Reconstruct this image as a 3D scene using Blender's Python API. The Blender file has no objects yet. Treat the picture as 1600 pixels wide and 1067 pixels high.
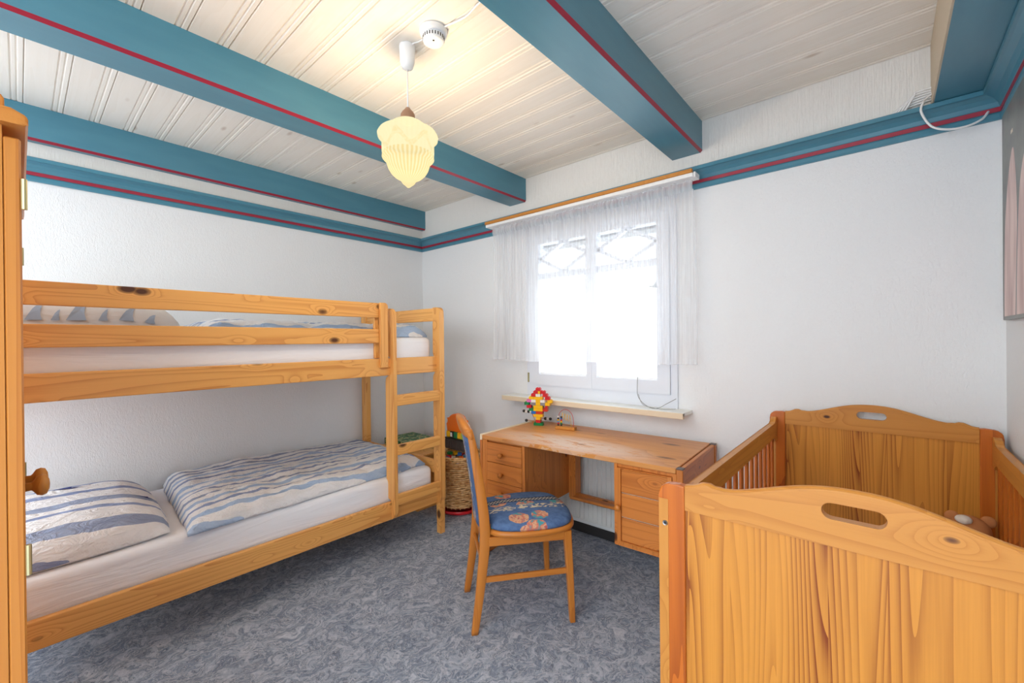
import bpy, bmesh, math, random
from mathutils import Vector, Matrix, noise
R = math.radians
rnd = random.Random(7)
scene = bpy.context.scene
COL = scene.collection

# ------------------------------------------------------------------ camera
FPX, YAW, PITCH, ROLL = 671.14, R(-41.042), R(-0.166), R(-0.554)
fw = Vector((math.sin(YAW)*math.cos(PITCH), math.cos(YAW)*math.cos(PITCH), math.sin(PITCH)))
rt = Vector((math.cos(YAW), -math.sin(YAW), 0)); up = rt.cross(fw)
rt, up = rt*math.cos(ROLL)+up*math.sin(ROLL), up*math.cos(ROLL)-rt*math.sin(ROLL)
cam = bpy.data.cameras.new('camera'); cam.sensor_fit = 'HORIZONTAL'; cam.sensor_width = 36
cam.lens = FPX*36/1600; cam.clip_start = .02; cam.clip_end = 200
camo = bpy.data.objects.new('camera', cam); COL.objects.link(camo)
camo.matrix_world = Matrix(((rt.x, up.x, -fw.x, 0), (rt.y, up.y, -fw.y, 0), (rt.z, up.z, -fw.z, 1.3), (0, 0, 0, 1)))
scene.camera = camo

# ------------------------------------------------------------------ world, exposure
w = bpy.data.worlds.new('world'); scene.world = w; w.use_nodes = True
bg = w.node_tree.nodes['Background']; bg.inputs[0].default_value = (.86, .94, 1, 1); bg.inputs[1].default_value = 1.0
scene.view_settings.view_transform = 'Standard'; scene.view_settings.look = 'None'
scene.view_settings.exposure = 2.2; scene.view_settings.gamma = 1; scene.view_settings.use_curve_mapping = False
LAMP_POWER, SHADE_EMIT = 15.0, .20

# ------------------------------------------------------------------ material helpers
def lin(c):
    return tuple((v/255/12.92 if v/255 <= .04045 else ((v/255+.055)/1.055)**2.4) for v in c)
class NT:
    def __init__(s, name):
        s.m = bpy.data.materials.new(name); s.m.use_nodes = True; s.t = s.m.node_tree
        s.b = s.t.nodes['Principled BSDF']; s.out = s.t.nodes['Material Output']
    def n(s, typ, **kw):
        nd = s.t.nodes.new(typ)
        for k, v in kw.items():
            if k.startswith('i_'):
                key = k[2:]; key = int(key) if key.isdigit() else key.replace('_', ' ')
                s.set(nd.inputs[key], v)
            else: setattr(nd, k, v)
        return nd
    def set(s, sock, v):
        if isinstance(v, bpy.types.NodeSocket): s.t.links.new(v, sock)
        elif isinstance(v, bpy.types.Node): s.t.links.new(v.outputs[0], sock)
        else: sock.default_value = v
    def math(s, op, a, b=0, c=0, clamp=False):
        nd = s.n('ShaderNodeMath', operation=op, use_clamp=clamp)
        for i, v in enumerate((a, b, c)): s.set(nd.inputs[i], v)
        return nd.outputs[0]
    def mix(s, f, a, b):
        nd = s.n('ShaderNodeMix', data_type='RGBA'); s.set(nd.inputs[0], f)
        s.set(nd.inputs[6], a if not isinstance(a, tuple) else (*a[:3], 1)); s.set(nd.inputs[7], b if not isinstance(b, tuple) else (*b[:3], 1))
        return nd.outputs[2]
    def ramp(s, f, stops, interp='LINEAR'):
        nd = s.n('ShaderNodeValToRGB'); e = nd.color_ramp.elements; nd.color_ramp.interpolation = interp
        while len(e) < len(stops): e.new(.5)
        for el, (p, c) in zip(e, stops): el.position = p; el.color = (*c[:3], 1)
        s.set(nd.inputs[0], f); return nd.outputs[0]
    def coord(s, scale=(1, 1, 1), loc=(0, 0, 0), rand=0.0):
        tc = s.n('ShaderNodeTexCoord'); v = tc.outputs['Object']
        if rand:
            oi = s.n('ShaderNodeObjectInfo')
            cx = s.n('ShaderNodeCombineXYZ'); r = s.math('MULTIPLY', oi.outputs['Random'], rand)
            for i in range(3): s.set(cx.inputs[i], r)
            ad = s.n('ShaderNodeVectorMath', operation='ADD'); s.set(ad.inputs[0], v); s.set(ad.inputs[1], cx); v = ad.outputs[0]
        mp = s.n('ShaderNodeMapping'); s.set(mp.inputs[0], v); mp.inputs['Scale'].default_value = scale; mp.inputs['Location'].default_value = loc
        return mp.outputs[0]
    def noise(s, v, scale, detail=2, rough=.5, dist=0):
        nd = s.n('ShaderNodeTexNoise'); s.set(nd.inputs['Vector'], v); nd.inputs['Scale'].default_value = scale
        nd.inputs['Detail'].default_value = detail; nd.inputs['Roughness'].default_value = rough; nd.inputs['Distortion'].default_value = dist
        return nd.outputs[0]
    def bump(s, h, strength=.3, dist=.01):
        nd = s.n('ShaderNodeBump'); s.set(nd.inputs['Height'], h); nd.inputs['Strength'].default_value = strength; nd.inputs['Distance'].default_value = dist
        s.t.links.new(nd.outputs[0], s.b.inputs['Normal'])
    def base(s, c, rough=.5, spec=.5):
        s.set(s.b.inputs['Base Color'], (*c[:3], 1) if isinstance(c, tuple) else c); s.b.inputs['Roughness'].default_value = rough
        s.b.inputs['Specular IOR Level'].default_value = spec
        return s.m
def plain(name, srgb, rough=.5, metal=0, spec=.5):
    t = NT(name); t.b.inputs['Metallic'].default_value = metal; return t.base(lin(srgb), rough, spec)

def wood(name, axis, light, dark, freq=11, amp=.55, knots=.0, rough=.35, par=.42, perp=11, knotcol=(74, 36, 20), fine=.3):
    """pine: contour-line growth rings stretched along `axis`, sparse knots"""
    t = NT(name); sc = [perp]*3; sc[axis] = par
    v = t.coord(tuple(sc), rand=7.3)
    n1 = t.noise(v, 1.0, 1.5, .45, .3)
    ksc = [7.5]*3; ksc[axis] = 4.2
    kv = t.coord(tuple(ksc), rand=5.1)
    vo = t.n('ShaderNodeTexVoronoi', feature='F1'); t.set(vo.inputs['Vector'], kv); vo.inputs['Scale'].default_value = 1; vo.inputs['Randomness'].default_value = 1
    kd = vo.outputs['Distance']
    pull = t.math('MULTIPLY', t.math('POWER', t.math('SUBTRACT', .42, kd, clamp=True), 2), 3.2 if knots else 0)
    val = t.math('MULTIPLY', t.math('ADD', n1, pull), freq)
    saw = t.math('FRACT', val)
    line = t.math('POWER', saw, 3.0)
    fsc = [260]*3; fsc[axis] = 6
    fn = t.noise(t.coord(tuple(fsc), rand=3), 1, 2)
    broad = t.noise(t.coord(tuple(3 if i != axis else .7 for i in range(3)), rand=9), 1, 2)
    f = t.math('MULTIPLY', line, amp)
    f = t.math('ADD', f, t.math('MULTIPLY', t.math('SUBTRACT', fn, .5), fine))
    f = t.math('ADD', f, t.math('MULTIPLY', t.math('SUBTRACT', broad, .5), .5), clamp=True)
    c = t.mix(f, lin(light), lin(dark))
    if knots:
        k = t.math('LESS_THAN', kd, knots)
        ks = t.math('MULTIPLY', t.math('SUBTRACT', 1, t.math('DIVIDE', kd, knots*1.2), clamp=True), 2.2, clamp=True)
        ks = t.math('MULTIPLY', t.math('POWER', ks, .6), .97)
        c = t.mix(ks, c, lin(knotcol))
    t.bump(t.math('ADD', line, fn), .06, .002)
    return t.base(c, rough, .4)

M = {}
P_L, P_D = (240, 178, 100), (192, 110, 44)          # bunk bed pine
for ax, k in enumerate('xyz'):
    M['pine_'+k] = wood('pine_'+k, ax, P_L, P_D, 10, .55, .125)
    M['desk_'+k] = wood('desk_'+k, ax, (208, 128, 58), (152, 74, 24), 10, .55, .10)
    M['ward_'+k] = wood('wardrobe_wood_'+k, ax, (204, 132, 58), (166, 90, 30), 10, .5, 0)
    M['crib_'+k] = wood('crib_wood_'+k, ax, (204, 138, 62), (172, 100, 34), 9, .5, .05)
    M['chair_'+k] = wood('chair_wood_'+k, ax, (200, 124, 50), (162, 86, 28), 7, .35, 0, .3)
M['cribpost'] = wood('crib_post_wood', 2, (200, 108, 34), (142, 62, 16), 7, .6, 0)
# strongly figured, glued-up crib panel
def crib_panel():
    t = NT('crib_panel_wood')
    tc = t.n('ShaderNodeTexCoord'); sx = t.n('ShaderNodeSeparateXYZ'); t.set(sx.inputs[0], tc.outputs['Object'])
    lane = t.math('FLOOR', t.math('MULTIPLY', sx.outputs[0], 11))
    cx = t.n('ShaderNodeCombineXYZ'); t.set(cx.inputs[0], t.math('MULTIPLY', sx.outputs[0], 7)); t.set(cx.inputs[1], t.math('MULTIPLY', lane, .55)); t.set(cx.inputs[2], t.math('MULTIPLY', sx.outputs[2], .32))
    n1 = t.noise(cx.outputs[0], 1.0, 1.5, .45, .3)
    bend = t.noise(t.coord((5, .01, .8)), 1, 1)
    saw = t.math('FRACT', t.math('ADD', t.math('ADD', t.math('MULTIPLY', n1, 21), t.math('MULTIPLY', bend, 6)), t.math('MULTIPLY', sx.outputs[0], 46)))
    line = t.math('POWER', saw, 2.4)
    fn = t.noise(t.coord((330, 330, 5)), 1, 3, .6)
    strip = t.noise(t.coord((15, .01, .35), loc=(3.1, 0, 0)), 1, 1.5)
    st = t.math('MULTIPLY', t.math('SUBTRACT', strip, .40, clamp=True), 3.6, clamp=True)
    f = t.math('MULTIPLY', line, t.math('ADD', .30, t.math('MULTIPLY', st, .7)))
    f = t.math('ADD', f, t.math('MULTIPLY', t.math('SUBTRACT', fn, .5), .38))
    f = t.math('ADD', f, t.math('MULTIPLY', st, .16), clamp=True)
    t.bump(line, .03, .001)
    return t.base(t.mix(f, lin((212, 142, 56)), lin((132, 60, 13))), .35, .4)
M['cribpanel'] = crib_panel()

def plaster(name, col, sc=(70, 70, 30), strength=.5):
    t = NT(name); v = t.coord(sc)
    a = t.noise(v, 1.6, 4, .6, 1.1); b = t.noise(t.coord((1.2, 1.2, 1.2)), 1, 2)
    t.bump(a, strength, .006)
    return t.base(t.mix(t.math('MULTIPLY', b, .35), lin(col), lin(tuple(c*.93 for c in col))), .9, .2)
M['wall'] = plaster('white_rough_wallpaper', (238, 239, 240))
M['frieze'] = plaster('white_ridged_wallpaper', (240, 238, 234), (120, 120, 5), .7)
def teal():
    t = NT('teal_paint'); v = t.coord((3, .6, 3), rand=4)
    n = t.noise(v, 6, 3); fn = t.noise(t.coord((160, 5, 160)), 1, 2)
    t.bump(fn, .08, .002)
    return t.base(t.mix(t.math('MULTIPLY', n, .7), lin((80, 140, 160)), lin((56, 114, 138))), .3, .6)
M['teal'] = teal(); M['red'] = plain('dark_red_paint', (158, 34, 58), .4)
def ceilwood():
    t = NT('cream_glazed_board'); v = t.coord((.8, 14, 14), rand=9)
    n1 = t.noise(v, 1, 2, .5, .2); saw = t.math('POWER', t.math('FRACT', t.math('MULTIPLY', n1, 7)), 2)
    fn = t.noise(t.coord((5, 220, 220), rand=3), 1, 2)
    kv = t.coord((2.6, 7, 7), rand=5); vo = t.n('ShaderNodeTexVoronoi'); t.set(vo.inputs['Vector'], kv); vo.inputs['Scale'].default_value = 1
    k = t.math('SUBTRACT', 1, t.math('DIVIDE', vo.outputs['Distance'], .11), clamp=True)
    f = t.math('ADD', t.math('MULTIPLY', saw, .16), t.math('MULTIPLY', fn, .2), clamp=True)
    c = t.mix(f, lin((246, 240, 230)), lin((232, 220, 202)))
    c = t.mix(t.math('MULTIPLY', k, .7), c, lin((166, 128, 92)))
    return t.base(c, .45, .4)
M['ceil'] = ceilwood()
M['rawwood'] = plain('raw_board_edge', (206, 190, 166), .7)
def carpet():
    t = NT('blue_grey_carpet')
    v = t.coord((1, 1, 1))
    d = t.noise(v, 5, 3, .6, .4)
    warp = t.n('ShaderNodeTexNoise'); t.set(warp.inputs['Vector'], v); warp.inputs['Scale'].default_value = 7; warp.inputs['Detail'].default_value = 3
    vm = t.n('ShaderNodeVectorMath', operation='MULTIPLY_ADD'); t.set(vm.inputs[0], warp.outputs[1]); vm.inputs[1].default_value = (.28, .28, .28); t.set(vm.inputs[2], v)
    st = t.n('ShaderNodeMapping'); t.set(st.inputs[0], vm.outputs[0]); st.inputs['Scale'].default_value = (1.6, .9, 1); st.inputs['Rotation'].default_value = (0, 0, R(-40))
    a = t.noise(st.outputs[0], 17, 6, .72, .9)
    veins = t.noise(st.outputs[0], 13, 4, .65, 1.6)
    vl = t.math('SUBTRACT', 1, t.math('MULTIPLY', t.math('ABSOLUTE', t.math('SUBTRACT', veins, .5)), 34), clamp=True)
    dk = t.math('SUBTRACT', 1, t.math('MULTIPLY', t.math('ABSOLUTE', t.math('SUBTRACT', t.noise(st.outputs[0], 17, 4, .65, 1.2), .47)), 30), clamp=True)
    c = t.ramp(a, [(.30, lin((106, 120, 142))), (.45, lin((150, 164, 184))), (.58, lin((186, 196, 210))), (.74, lin((232, 236, 242)))])
    c = t.mix(t.math('MULTIPLY', d, .3), c, lin((140, 142, 154)))
    c = t.mix(t.math('MULTIPLY', dk, .55), c, lin((54, 60, 76)))
    c = t.mix(t.math('MULTIPLY', vl, .75), c, lin((214, 216, 224)))
    fn = t.noise(v, 420, 2, .6)
    c = t.mix(t.math('MULTIPLY', t.math('SUBTRACT', fn, .45, clamp=True), .9), c, lin((60, 66, 80)))
    t.bump(t.math('ADD', fn, a), .5, .006)
    return t.base(c, .97, .1)
M['carpet'] = carpet()
M['white'] = plain('white_plastic', (240, 240, 240), .35)
M['whitepaint'] = plain('white_window_plastic', (226, 230, 238), .35)
M['sillmat'] = plain('white_sill_board', (238, 238, 232), .4); M['silledge'] = plain('cream_sill_edge', (226, 208, 180), .5)
M['brass'] = plain('brass', (196, 186, 140), .35, .8); M['chrome'] = plain('bolt_steel', (150, 150, 150), .35, .9)
M['dark'] = plain('dark_gap', (36, 34, 34), .7); M['brown'] = plain('brown_lamp_cap', (150, 112, 88), .45)
M['grey'] = plain('grey_cord', (140, 140, 140), .6); M['darkgrey'] = plain('dark_grey_plastic', (74, 68, 66), .5)
M['greyfit'] = plain('grey_corner_fitting', (96, 86, 84), .5)
M['radiator'] = plain('radiator_enamel', (226, 226, 222), .4)
M['wicker'] = None
def wicker():
    t = NT('wicker'); v = t.coord((40, 40, 40), rand=9); n = t.noise(v, 1, 3)
    return t.base(t.ramp(n, [(.3, lin((190, 132, 72))), (.7, lin((238, 200, 146)))]), .55, .3)
M['wicker'] = wicker()
for k, c in dict(red=(206, 32, 40), yellow=(246, 190, 24), green=(24, 130, 72), blue=(32, 110, 196), pink=(224, 116, 184), bwhite=(236, 232, 226), bgrey=(140, 134, 138), orange=(246, 120, 30), black=(30, 28, 30), lime=(170, 196, 60), lblue=(120, 170, 210), dred=(196, 52, 30)).items():
    M['t_'+k] = plain('toy_'+k, c, .3)
def sheet():
    t = NT('white_sheet'); n = t.noise(t.coord((3, 1.2, 9)), 1.5, 3, .5, 1.2); t.bump(n, .35, .03)
    return t.base(lin((243, 245, 250)), .85, .2)
M['sheet'] = sheet()
def striped(name, freq, seed=0.0, tint=(0, 0, 0)):
    """irregular blue watercolour stripes running along the bed (object Y)"""
    t = NT(name); tc = t.n('ShaderNodeTexCoord'); sx = t.n('ShaderNodeSeparateXYZ'); t.set(sx.inputs[0], tc.outputs['Object'])
    wob = t.noise(t.coord((1.5, 1.5, 1.5)), 1.6, 2)
    wob2 = t.noise(t.coord((30, 9, 9)), 1, 2)
    u = t.math('ADD', t.math('MULTIPLY', sx.outputs[0], freq), t.math('MULTIPLY', wob, .9))
    u = t.math('ADD', u, t.math('MULTIPLY', wob2, .22)); u = t.math('ADD', u, seed)
    idx = t.math('FLOOR', u); fr = t.math('FRACT', u)
    wn = t.n('ShaderNodeTexWhiteNoise', noise_dimensions='1D'); t.set(wn.inputs[1], idx)
    wid = t.math('ADD', .24, t.math('MULTIPLY', wn.outputs[0], .3))
    on = t.math('LESS_THAN', fr, wid)
    col = t.ramp(wn.outputs[0], [(0, lin((92, 116, 176))), (.35, lin((146, 180, 220))), (.6, lin((112, 130, 172))), (.8, lin((160, 188, 224)))], 'CONSTANT')
    mott = t.noise(t.coord((40, 12, 40)), 1, 3)
    col = t.mix(t.math('MULTIPLY', mott, .5), col, lin((206, 220, 236)))
    basec = t.mix(t.noise(t.coord((6, 6, 6)), 1, 2), lin((244, 246, 250)), lin((234, 232, 232)))
    wr = t.noise(t.coord((15, 8, 15)), 1.3, 4, .6, 1.8); t.bump(wr, .8, .03)
    return t.base(t.mix(t.math('MULTIPLY', on, .9), basec, col), .9, .15)
M['duvet'] = striped('striped_duvet_cotton', 14.0); M['pillow'] = striped('striped_pillow_cotton', 8.0, 3.3)
def sharkcotton():
    t = NT('greyish_pillow_cotton'); wr = t.noise(t.coord((8, 4, 8)), 1.2, 3, .6, 1.2); t.bump(wr, .4, .02)
    n = t.noise(t.coord((5, 2, 5)), 1, 2)
    return t.base(t.mix(n, lin((226, 222, 218)), lin((206, 204, 206))), .9, .15)
M['sharkcotton'] = sharkcotton(); M['finprint'] = plain('grey_blue_print', (160, 174, 194), .9, spec=.1); M['navyprint'] = plain('navy_print', (66, 76, 130), .9, spec=.1)
def chairfabric():
    t = NT('blue_patterned_upholstery'); tc = t.n('ShaderNodeTexCoord'); sx = t.n('ShaderNodeSeparateXYZ'); t.set(sx.inputs[0], tc.outputs['Object'])
    v = t.coord((1, 1, 1)); n = t.noise(v, 40, 3, .6)
    c = t.mix(n, lin((52, 74, 116)), lin((104, 134, 176)))
    # round fruit-like motifs
    vo = t.n('ShaderNodeTexVoronoi'); t.set(vo.inputs['Vector'], t.coord((1, 1, .4))); vo.inputs['Scale'].default_value = 7.6; vo.inputs['Randomness'].default_value = .75
    blob = t.math('LESS_THAN', t.math('ADD', vo.outputs['Distance'], t.math('MULTIPLY', n, .12)), .43)
    bc = t.ramp(t.noise(v, 30, 2), [(.38, lin((78, 158, 160))), (.48, lin((214, 112, 76))), (.58, lin((226, 178, 130))), (.68, lin((190, 90, 80)))])
    # bands across the seat
    s = t.math('ADD', sx.outputs[1], t.math('MULTIPLY', t.noise(v, 6, 1), .03))
    def band(c0, h): return t.math('LESS_THAN', t.math('ABSOLUTE', t.math('SUBTRACT', s, c0)), h)
    wv = t.math('SINE', t.math('ADD', t.math('MULTIPLY', sx.outputs[0], 170), t.math('MULTIPLY', sx.outputs[2], 150)))
    zig = t.math('LESS_THAN', t.math('ABSOLUTE', t.math('SUBTRACT', t.math('SUBTRACT', s, .245), t.math('MULTIPLY', wv, .012))), .004)
    zig2 = t.math('LESS_THAN', t.math('ABSOLUTE', t.math('ADD', t.math('SUBTRACT', s, .245), t.math('MULTIPLY', wv, .012))), .004)
    nob = t.math('SUBTRACT', 1, t.math('ADD', band(.245, .026), band(.155, .026), clamp=True), clamp=True)
    c = t.mix(t.math('MULTIPLY', t.math('MULTIPLY', blob, nob), .85), c, bc)
    c = t.mix(t.math('MULTIPLY', band(.245, .024), .8), c, lin((36, 42, 62)))
    c = t.mix(t.math('MULTIPLY', t.math('MAXIMUM', zig, zig2), .8), c, lin((206, 196, 176)))
    leaf = t.math('GREATER_THAN', t.noise(t.coord((18, 40, 18)), 1.4, 2, .5, 1.5), .53)
    c = t.mix(t.math('MULTIPLY', t.math('MULTIPLY', band(.155, .026), leaf), .85), c, lin((224, 206, 168)))
    t.bump(t.noise(v, 300, 2), .2, .002)
    return t.base(c, .9, .2)
M['fabric'] = chairfabric()
def sheer():
    t = NT('sheer_white_voile'); nt = t.t
    tc = t.coord((90, 1, 2)); n = t.noise(tc, 1, 3)
    tr = t.n('ShaderNodeBsdfTransparent'); tl = t.n('ShaderNodeBsdfTranslucent'); df = t.n('ShaderNodeBsdfDiffuse')
    tl.inputs[0].default_value = (.94, .95, .98, 1); df.inputs[0].default_value = (.92, .93, .95, 1)
    m1 = t.n('ShaderNodeMixShader'); m1.inputs[0].default_value = .64; t.set(m1.inputs[1], tl.outputs[0]); t.set(m1.inputs[2], df.outputs[0])
    m2 = t.n('ShaderNodeMixShader'); t.set(m2.inputs[0], t.math('ADD', .20, t.math('MULTIPLY', n, .36), clamp=True))
    t.set(m2.inputs[1], tr.outputs[0]); t.set(m2.inputs[2], m1.outputs[0]); nt.links.new(m2.outputs[0], t.out.inputs[0]); return t.m
M['sheer'] = sheer()
M['tape'] = plain('curtain_tape', (176, 184, 196), .8); M['voile'] = plain('gathered_voile', (238, 234, 230), .85)
def glass():
    t = NT('window_glass'); tr = t.n('ShaderNodeBsdfTransparent'); gl = t.n('ShaderNodeBsdfGlossy'); gl.inputs['Roughness'].default_value = .02
    m = t.n('ShaderNodeMixShader'); m.inputs[0].default_value = .06; t.set(m.inputs[1], tr.outputs[0]); t.set(m.inputs[2], gl.outputs[0])
    t.t.links.new(m.outputs[0], t.out.inputs[0]); return t.m
M['glass'] = glass()
def shademat():
    """lit pressed glass: thicker relief passes less light; part of the bulb's light goes straight through"""
    t = NT('lit_cream_glass'); tc = t.n('ShaderNodeTexCoord'); sx = t.n('ShaderNodeSeparateXYZ'); t.set(sx.inputs[0], tc.outputs['Object'])
    ang = t.math('ARCTAN2', sx.outputs[1], sx.outputs[0]); z = sx.outputs[2]
    ribs = t.math('ADD', .5, t.math('MULTIPLY', t.math('SINE', t.math('MULTIPLY', ang, 36)), .5))
    low = t.math('LESS_THAN', z, -.135)
    # garland: hanging swags plus rosettes
    sw = t.math('ADD', -.125, t.math('MULTIPLY', t.math('POWER', t.math('COSINE', t.math('MULTIPLY', ang, 3)), 2), .045))
    g = t.math('LESS_THAN', t.math('ABSOLUTE', t.math('SUBTRACT', z, sw)), .011)
    gn = t.math('GREATER_THAN', t.noise(t.coord((120, 120, 120)), 1, 2), .5)
    g = t.math('MULTIPLY', g, .45)
    rel = t.math('MAXIMUM', t.math('MULTIPLY', ribs, t.math('ADD', .08, t.math('MULTIPLY', low, .92))), t.math('MULTIPLY', g, t.math('ADD', .4, t.math('MULTIPLY', gn, .6))))
    col = t.mix(t.math('MULTIPLY', rel, .75), (1, .95, .60), (.86, .62, .20))
    em = t.n('ShaderNodeEmission'); t.set(em.inputs[0], col); em.inputs[1].default_value = SHADE_EMIT
    df = t.n('ShaderNodeBsdfDiffuse'); df.inputs[0].default_value = (.012, .01, .006, 1)
    ad = t.n('ShaderNodeAddShader'); t.set(ad.inputs[0], em.outputs[0]); t.set(ad.inputs[1], df.outputs[0])
    tr = t.n('ShaderNodeBsdfTransparent'); tr.inputs[0].default_value = (1, .92, .80, 1)
    m = t.n('ShaderNodeMixShader'); m.inputs[0].default_value = .84; t.set(m.inputs[1], tr.outputs[0]); t.set(m.inputs[2], ad.outputs[0])
    t.t.links.new(m.outputs[0], t.out.inputs[0]); return t.m
M['shade'] = shademat()
def gamebox():
    t = NT('green_printed_cardboard'); n = t.noise(t.coord((1, 1, 1)), 26, 3, .6)
    return t.base(t.ramp(n, [(.3, lin((28, 74, 44))), (.45, lin((70, 132, 84))), (.55, lin((196, 186, 132))), (.62, lin((90, 120, 60))), (.72, lin((176, 96, 60)))], 'CONSTANT'), .5)
M['gamebox'] = gamebox()
def deskwear():
    t = NT('worn_desk_pine'); v = t.coord((.9, 9, 9), rand=0)
    n1 = t.noise(v, 1, 1.5, .45, .3); saw = t.math('POWER', t.math('FRACT', t.math('MULTIPLY', n1, 9)), 2)
    fn = t.noise(t.coord((6, 240, 240)), 1, 2)
    kv = t.coord((3.0, 8, 8), loc=(.4, .2, 0)); vo = t.n('ShaderNodeTexVoronoi'); t.set(vo.inputs['Vector'], kv); vo.inputs['Scale'].default_value = 1
    k = t.math('POWER', t.math('SUBTRACT', 1, t.math('DIVIDE', vo.outputs['Distance'], .16), clamp=True), .5)
    f = t.math('ADD', t.math('MULTIPLY', saw, .45), t.math('MULTIPLY', fn, .3), clamp=True)
    c = t.mix(f, lin((222, 156, 86)), lin((176, 98, 42)))
    c = t.mix(k, c, lin((92, 46, 22)))
    sx = t.n('ShaderNodeSeparateXYZ'); tc = t.n('ShaderNodeTexCoord'); t.set(sx.inputs[0], tc.outputs['Object'])
    # varnish worn off where people write
    dx = t.math('DIVIDE', t.math('SUBTRACT', sx.outputs[0], .55), .48); dy = t.math('DIVIDE', t.math('SUBTRACT', sx.outputs[1], .13), .17)
    d = t.math('ADD', t.math('MULTIPLY', dx, dx), t.math('MULTIPLY', dy, dy))
    wr = t.math('MULTIPLY', t.math('SUBTRACT', 1.1, d, clamp=True), t.math('GREATER_THAN', t.noise(t.coord((9, 40, 9)), 1, 4, .65), .43))
    c = t.mix(t.math('MULTIPLY', wr, .75), c, lin((226, 206, 190)))
    return t.base(c, .32, .5)
M['desktop'] = deskwear()
def petal():
    t = NT('pink_petal_print'); n = t.noise(t.coord((1, 24, 3)), 1, 3)
    return t.base(t.ramp(n, [(.3, lin((196, 164, 160))), (.6, lin((230, 206, 200)))]), .5)
M['petal'] = petal()
def canvas():
    t = NT('dark_photo_print'); n = t.noise(t.coord((1, 4, 4)), 1.5, 3)
    return t.base(t.ramp(n, [(.3, lin((92, 94, 92))), (.7, lin((134, 136, 130)))]), .4)
M['canvas'] = canvas()
M['plush'] = plain('brown_plush', (196, 130, 82), .95, spec=.1); M['plushw'] = plain('cream_plush', (230, 220, 206), .95, spec=.1)
M['snow'] = plain('pale_ground', (226, 226, 222), .9); M['render_wall'] = plain('pale_house_render', (236, 234, 228), .9); M['tile'] = plain('grey_roof_tile', (150, 150, 152), .8)
M['hglass'] = plain('house_window', (206, 208, 212), .3)

# ------------------------------------------------------------------ geometry helpers
def ab(bm, x0, x1, y0, y1, z0, z1, bev=0, seg=1):
    vs = [bm.verts.new(c) for c in ((x0, y0, z0), (x1, y0, z0), (x1, y1, z0), (x0, y1, z0), (x0, y0, z1), (x1, y0, z1), (x1, y1, z1), (x0, y1, z1))]
    fs = [bm.faces.new([vs[i] for i in f]) for f in ((3, 2, 1, 0), (4, 5, 6, 7), (0, 1, 5, 4), (1, 2, 6, 5), (2, 3, 7, 6), (3, 0, 4, 7))]
    if bev:
        es = {e for f in fs for e in f.edges}
        bmesh.ops.bevel(bm, geom=list(es), offset=bev, segments=seg, affect='EDGES', profile=.5)
    return bm
def prism(bm, pts, axis, a0, a1, bev=0, hole=None):
    """polygon in the plane normal to `axis` (pts ordered by remaining axes), extruded a0..a1"""
    def P(p, a):
        q = list(p); q.insert(axis, a); return q
    lo = [bm.verts.new(P(p, a0)) for p in pts]; hi = [bm.verts.new(P(p, a1)) for p in pts]; n = len(pts)
    sides = [bm.faces.new((lo[i], lo[(i+1) % n], hi[(i+1) % n], hi[i])) for i in range(n)]
    if hole:
        hl = [bm.verts.new(P(p, a0)) for p in hole]; hh = [bm.verts.new(P(p, a1)) for p in hole]; m = len(hole)
        for i in range(m): bm.faces.new((hl[i], hl[(i+1) % m], hh[(i+1) % m], hh[i]))
        for ring, hr in ((lo, hl), (hi, hh)):
            es = []
            for rr in (ring, hr):
                for i in range(len(rr)):
                    e = bm.edges.get((rr[i], rr[(i+1) % len(rr)])) or bm.edges.new((rr[i], rr[(i+1) % len(rr)])); es.append(e)
            bmesh.ops.triangle_fill(bm, edges=es, use_beauty=True)
    else:
        f1 = bm.faces.new(list(reversed(lo))); f2 = bm.faces.new(hi)
        if bev:
            es = list({e for f in (f1, f2) for e in f.edges})
            bmesh.ops.bevel(bm, geom=es, offset=bev, segments=2, affect='EDGES', profile=.5)
    return bm
def lathe(bm, prof, cx=0, cy=0, cz=0, seg=32, wob=None):
    rings = []
    for r, z in prof:
        if r < 1e-6: rings.append([bm.verts.new((cx, cy, cz+z))])
        else: rings.append([bm.verts.new((cx+(r*(1+(wob(i/seg, z) if wob else 0)))*math.cos(2*math.pi*i/seg), cy+(r*(1+(wob(i/seg, z) if wob else 0)))*math.sin(2*math.pi*i/seg), cz+z)) for i in range(seg)])
    for a, b in zip(rings, rings[1:]):
        if len(a) == 1 and len(b) == 1: continue
        for i in range(seg):
            j = (i+1) % seg
            if len(a) == 1: bm.faces.new((a[0], b[i], b[j]))
            elif len(b) == 1: bm.faces.new((a[i], a[j], b[0]))
            else: bm.faces.new((a[i], a[j], b[j], b[i]))
    return bm
def tube(bm, pts, r, seg=8, closed=False):
    pts = [Vector(p) for p in pts]; n = len(pts); rings = []; ref = Vector((0, 0, 1)); prev = None
    for i, p in enumerate(pts):
        a = pts[(i-1) % n] if closed or i else pts[i]; b = pts[(i+1) % n] if closed or i < n-1 else pts[i]
        d = (b-a).normalized()
        if prev is None: s = d.cross(ref if abs(d.z) < .9 else Vector((1, 0, 0))).normalized()
        else: s = (prev-d*prev.dot(d)).normalized()
        prev = s; t2 = d.cross(s)
        rr = r(i/(n-1)) if callable(r) else r
        rings.append([bm.verts.new(p+(s*math.cos(2*math.pi*k/seg)+t2*math.sin(2*math.pi*k/seg))*rr) for k in range(seg)])
    for i in range(n if closed else n-1):
        a, b = rings[i], rings[(i+1) % n]
        for k in range(seg): bm.faces.new((a[k], a[(k+1) % seg], b[(k+1) % seg], b[k]))
    if not closed:
        bm.faces.new(list(reversed(rings[0]))); bm.faces.new(rings[-1])
    return bm
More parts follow.
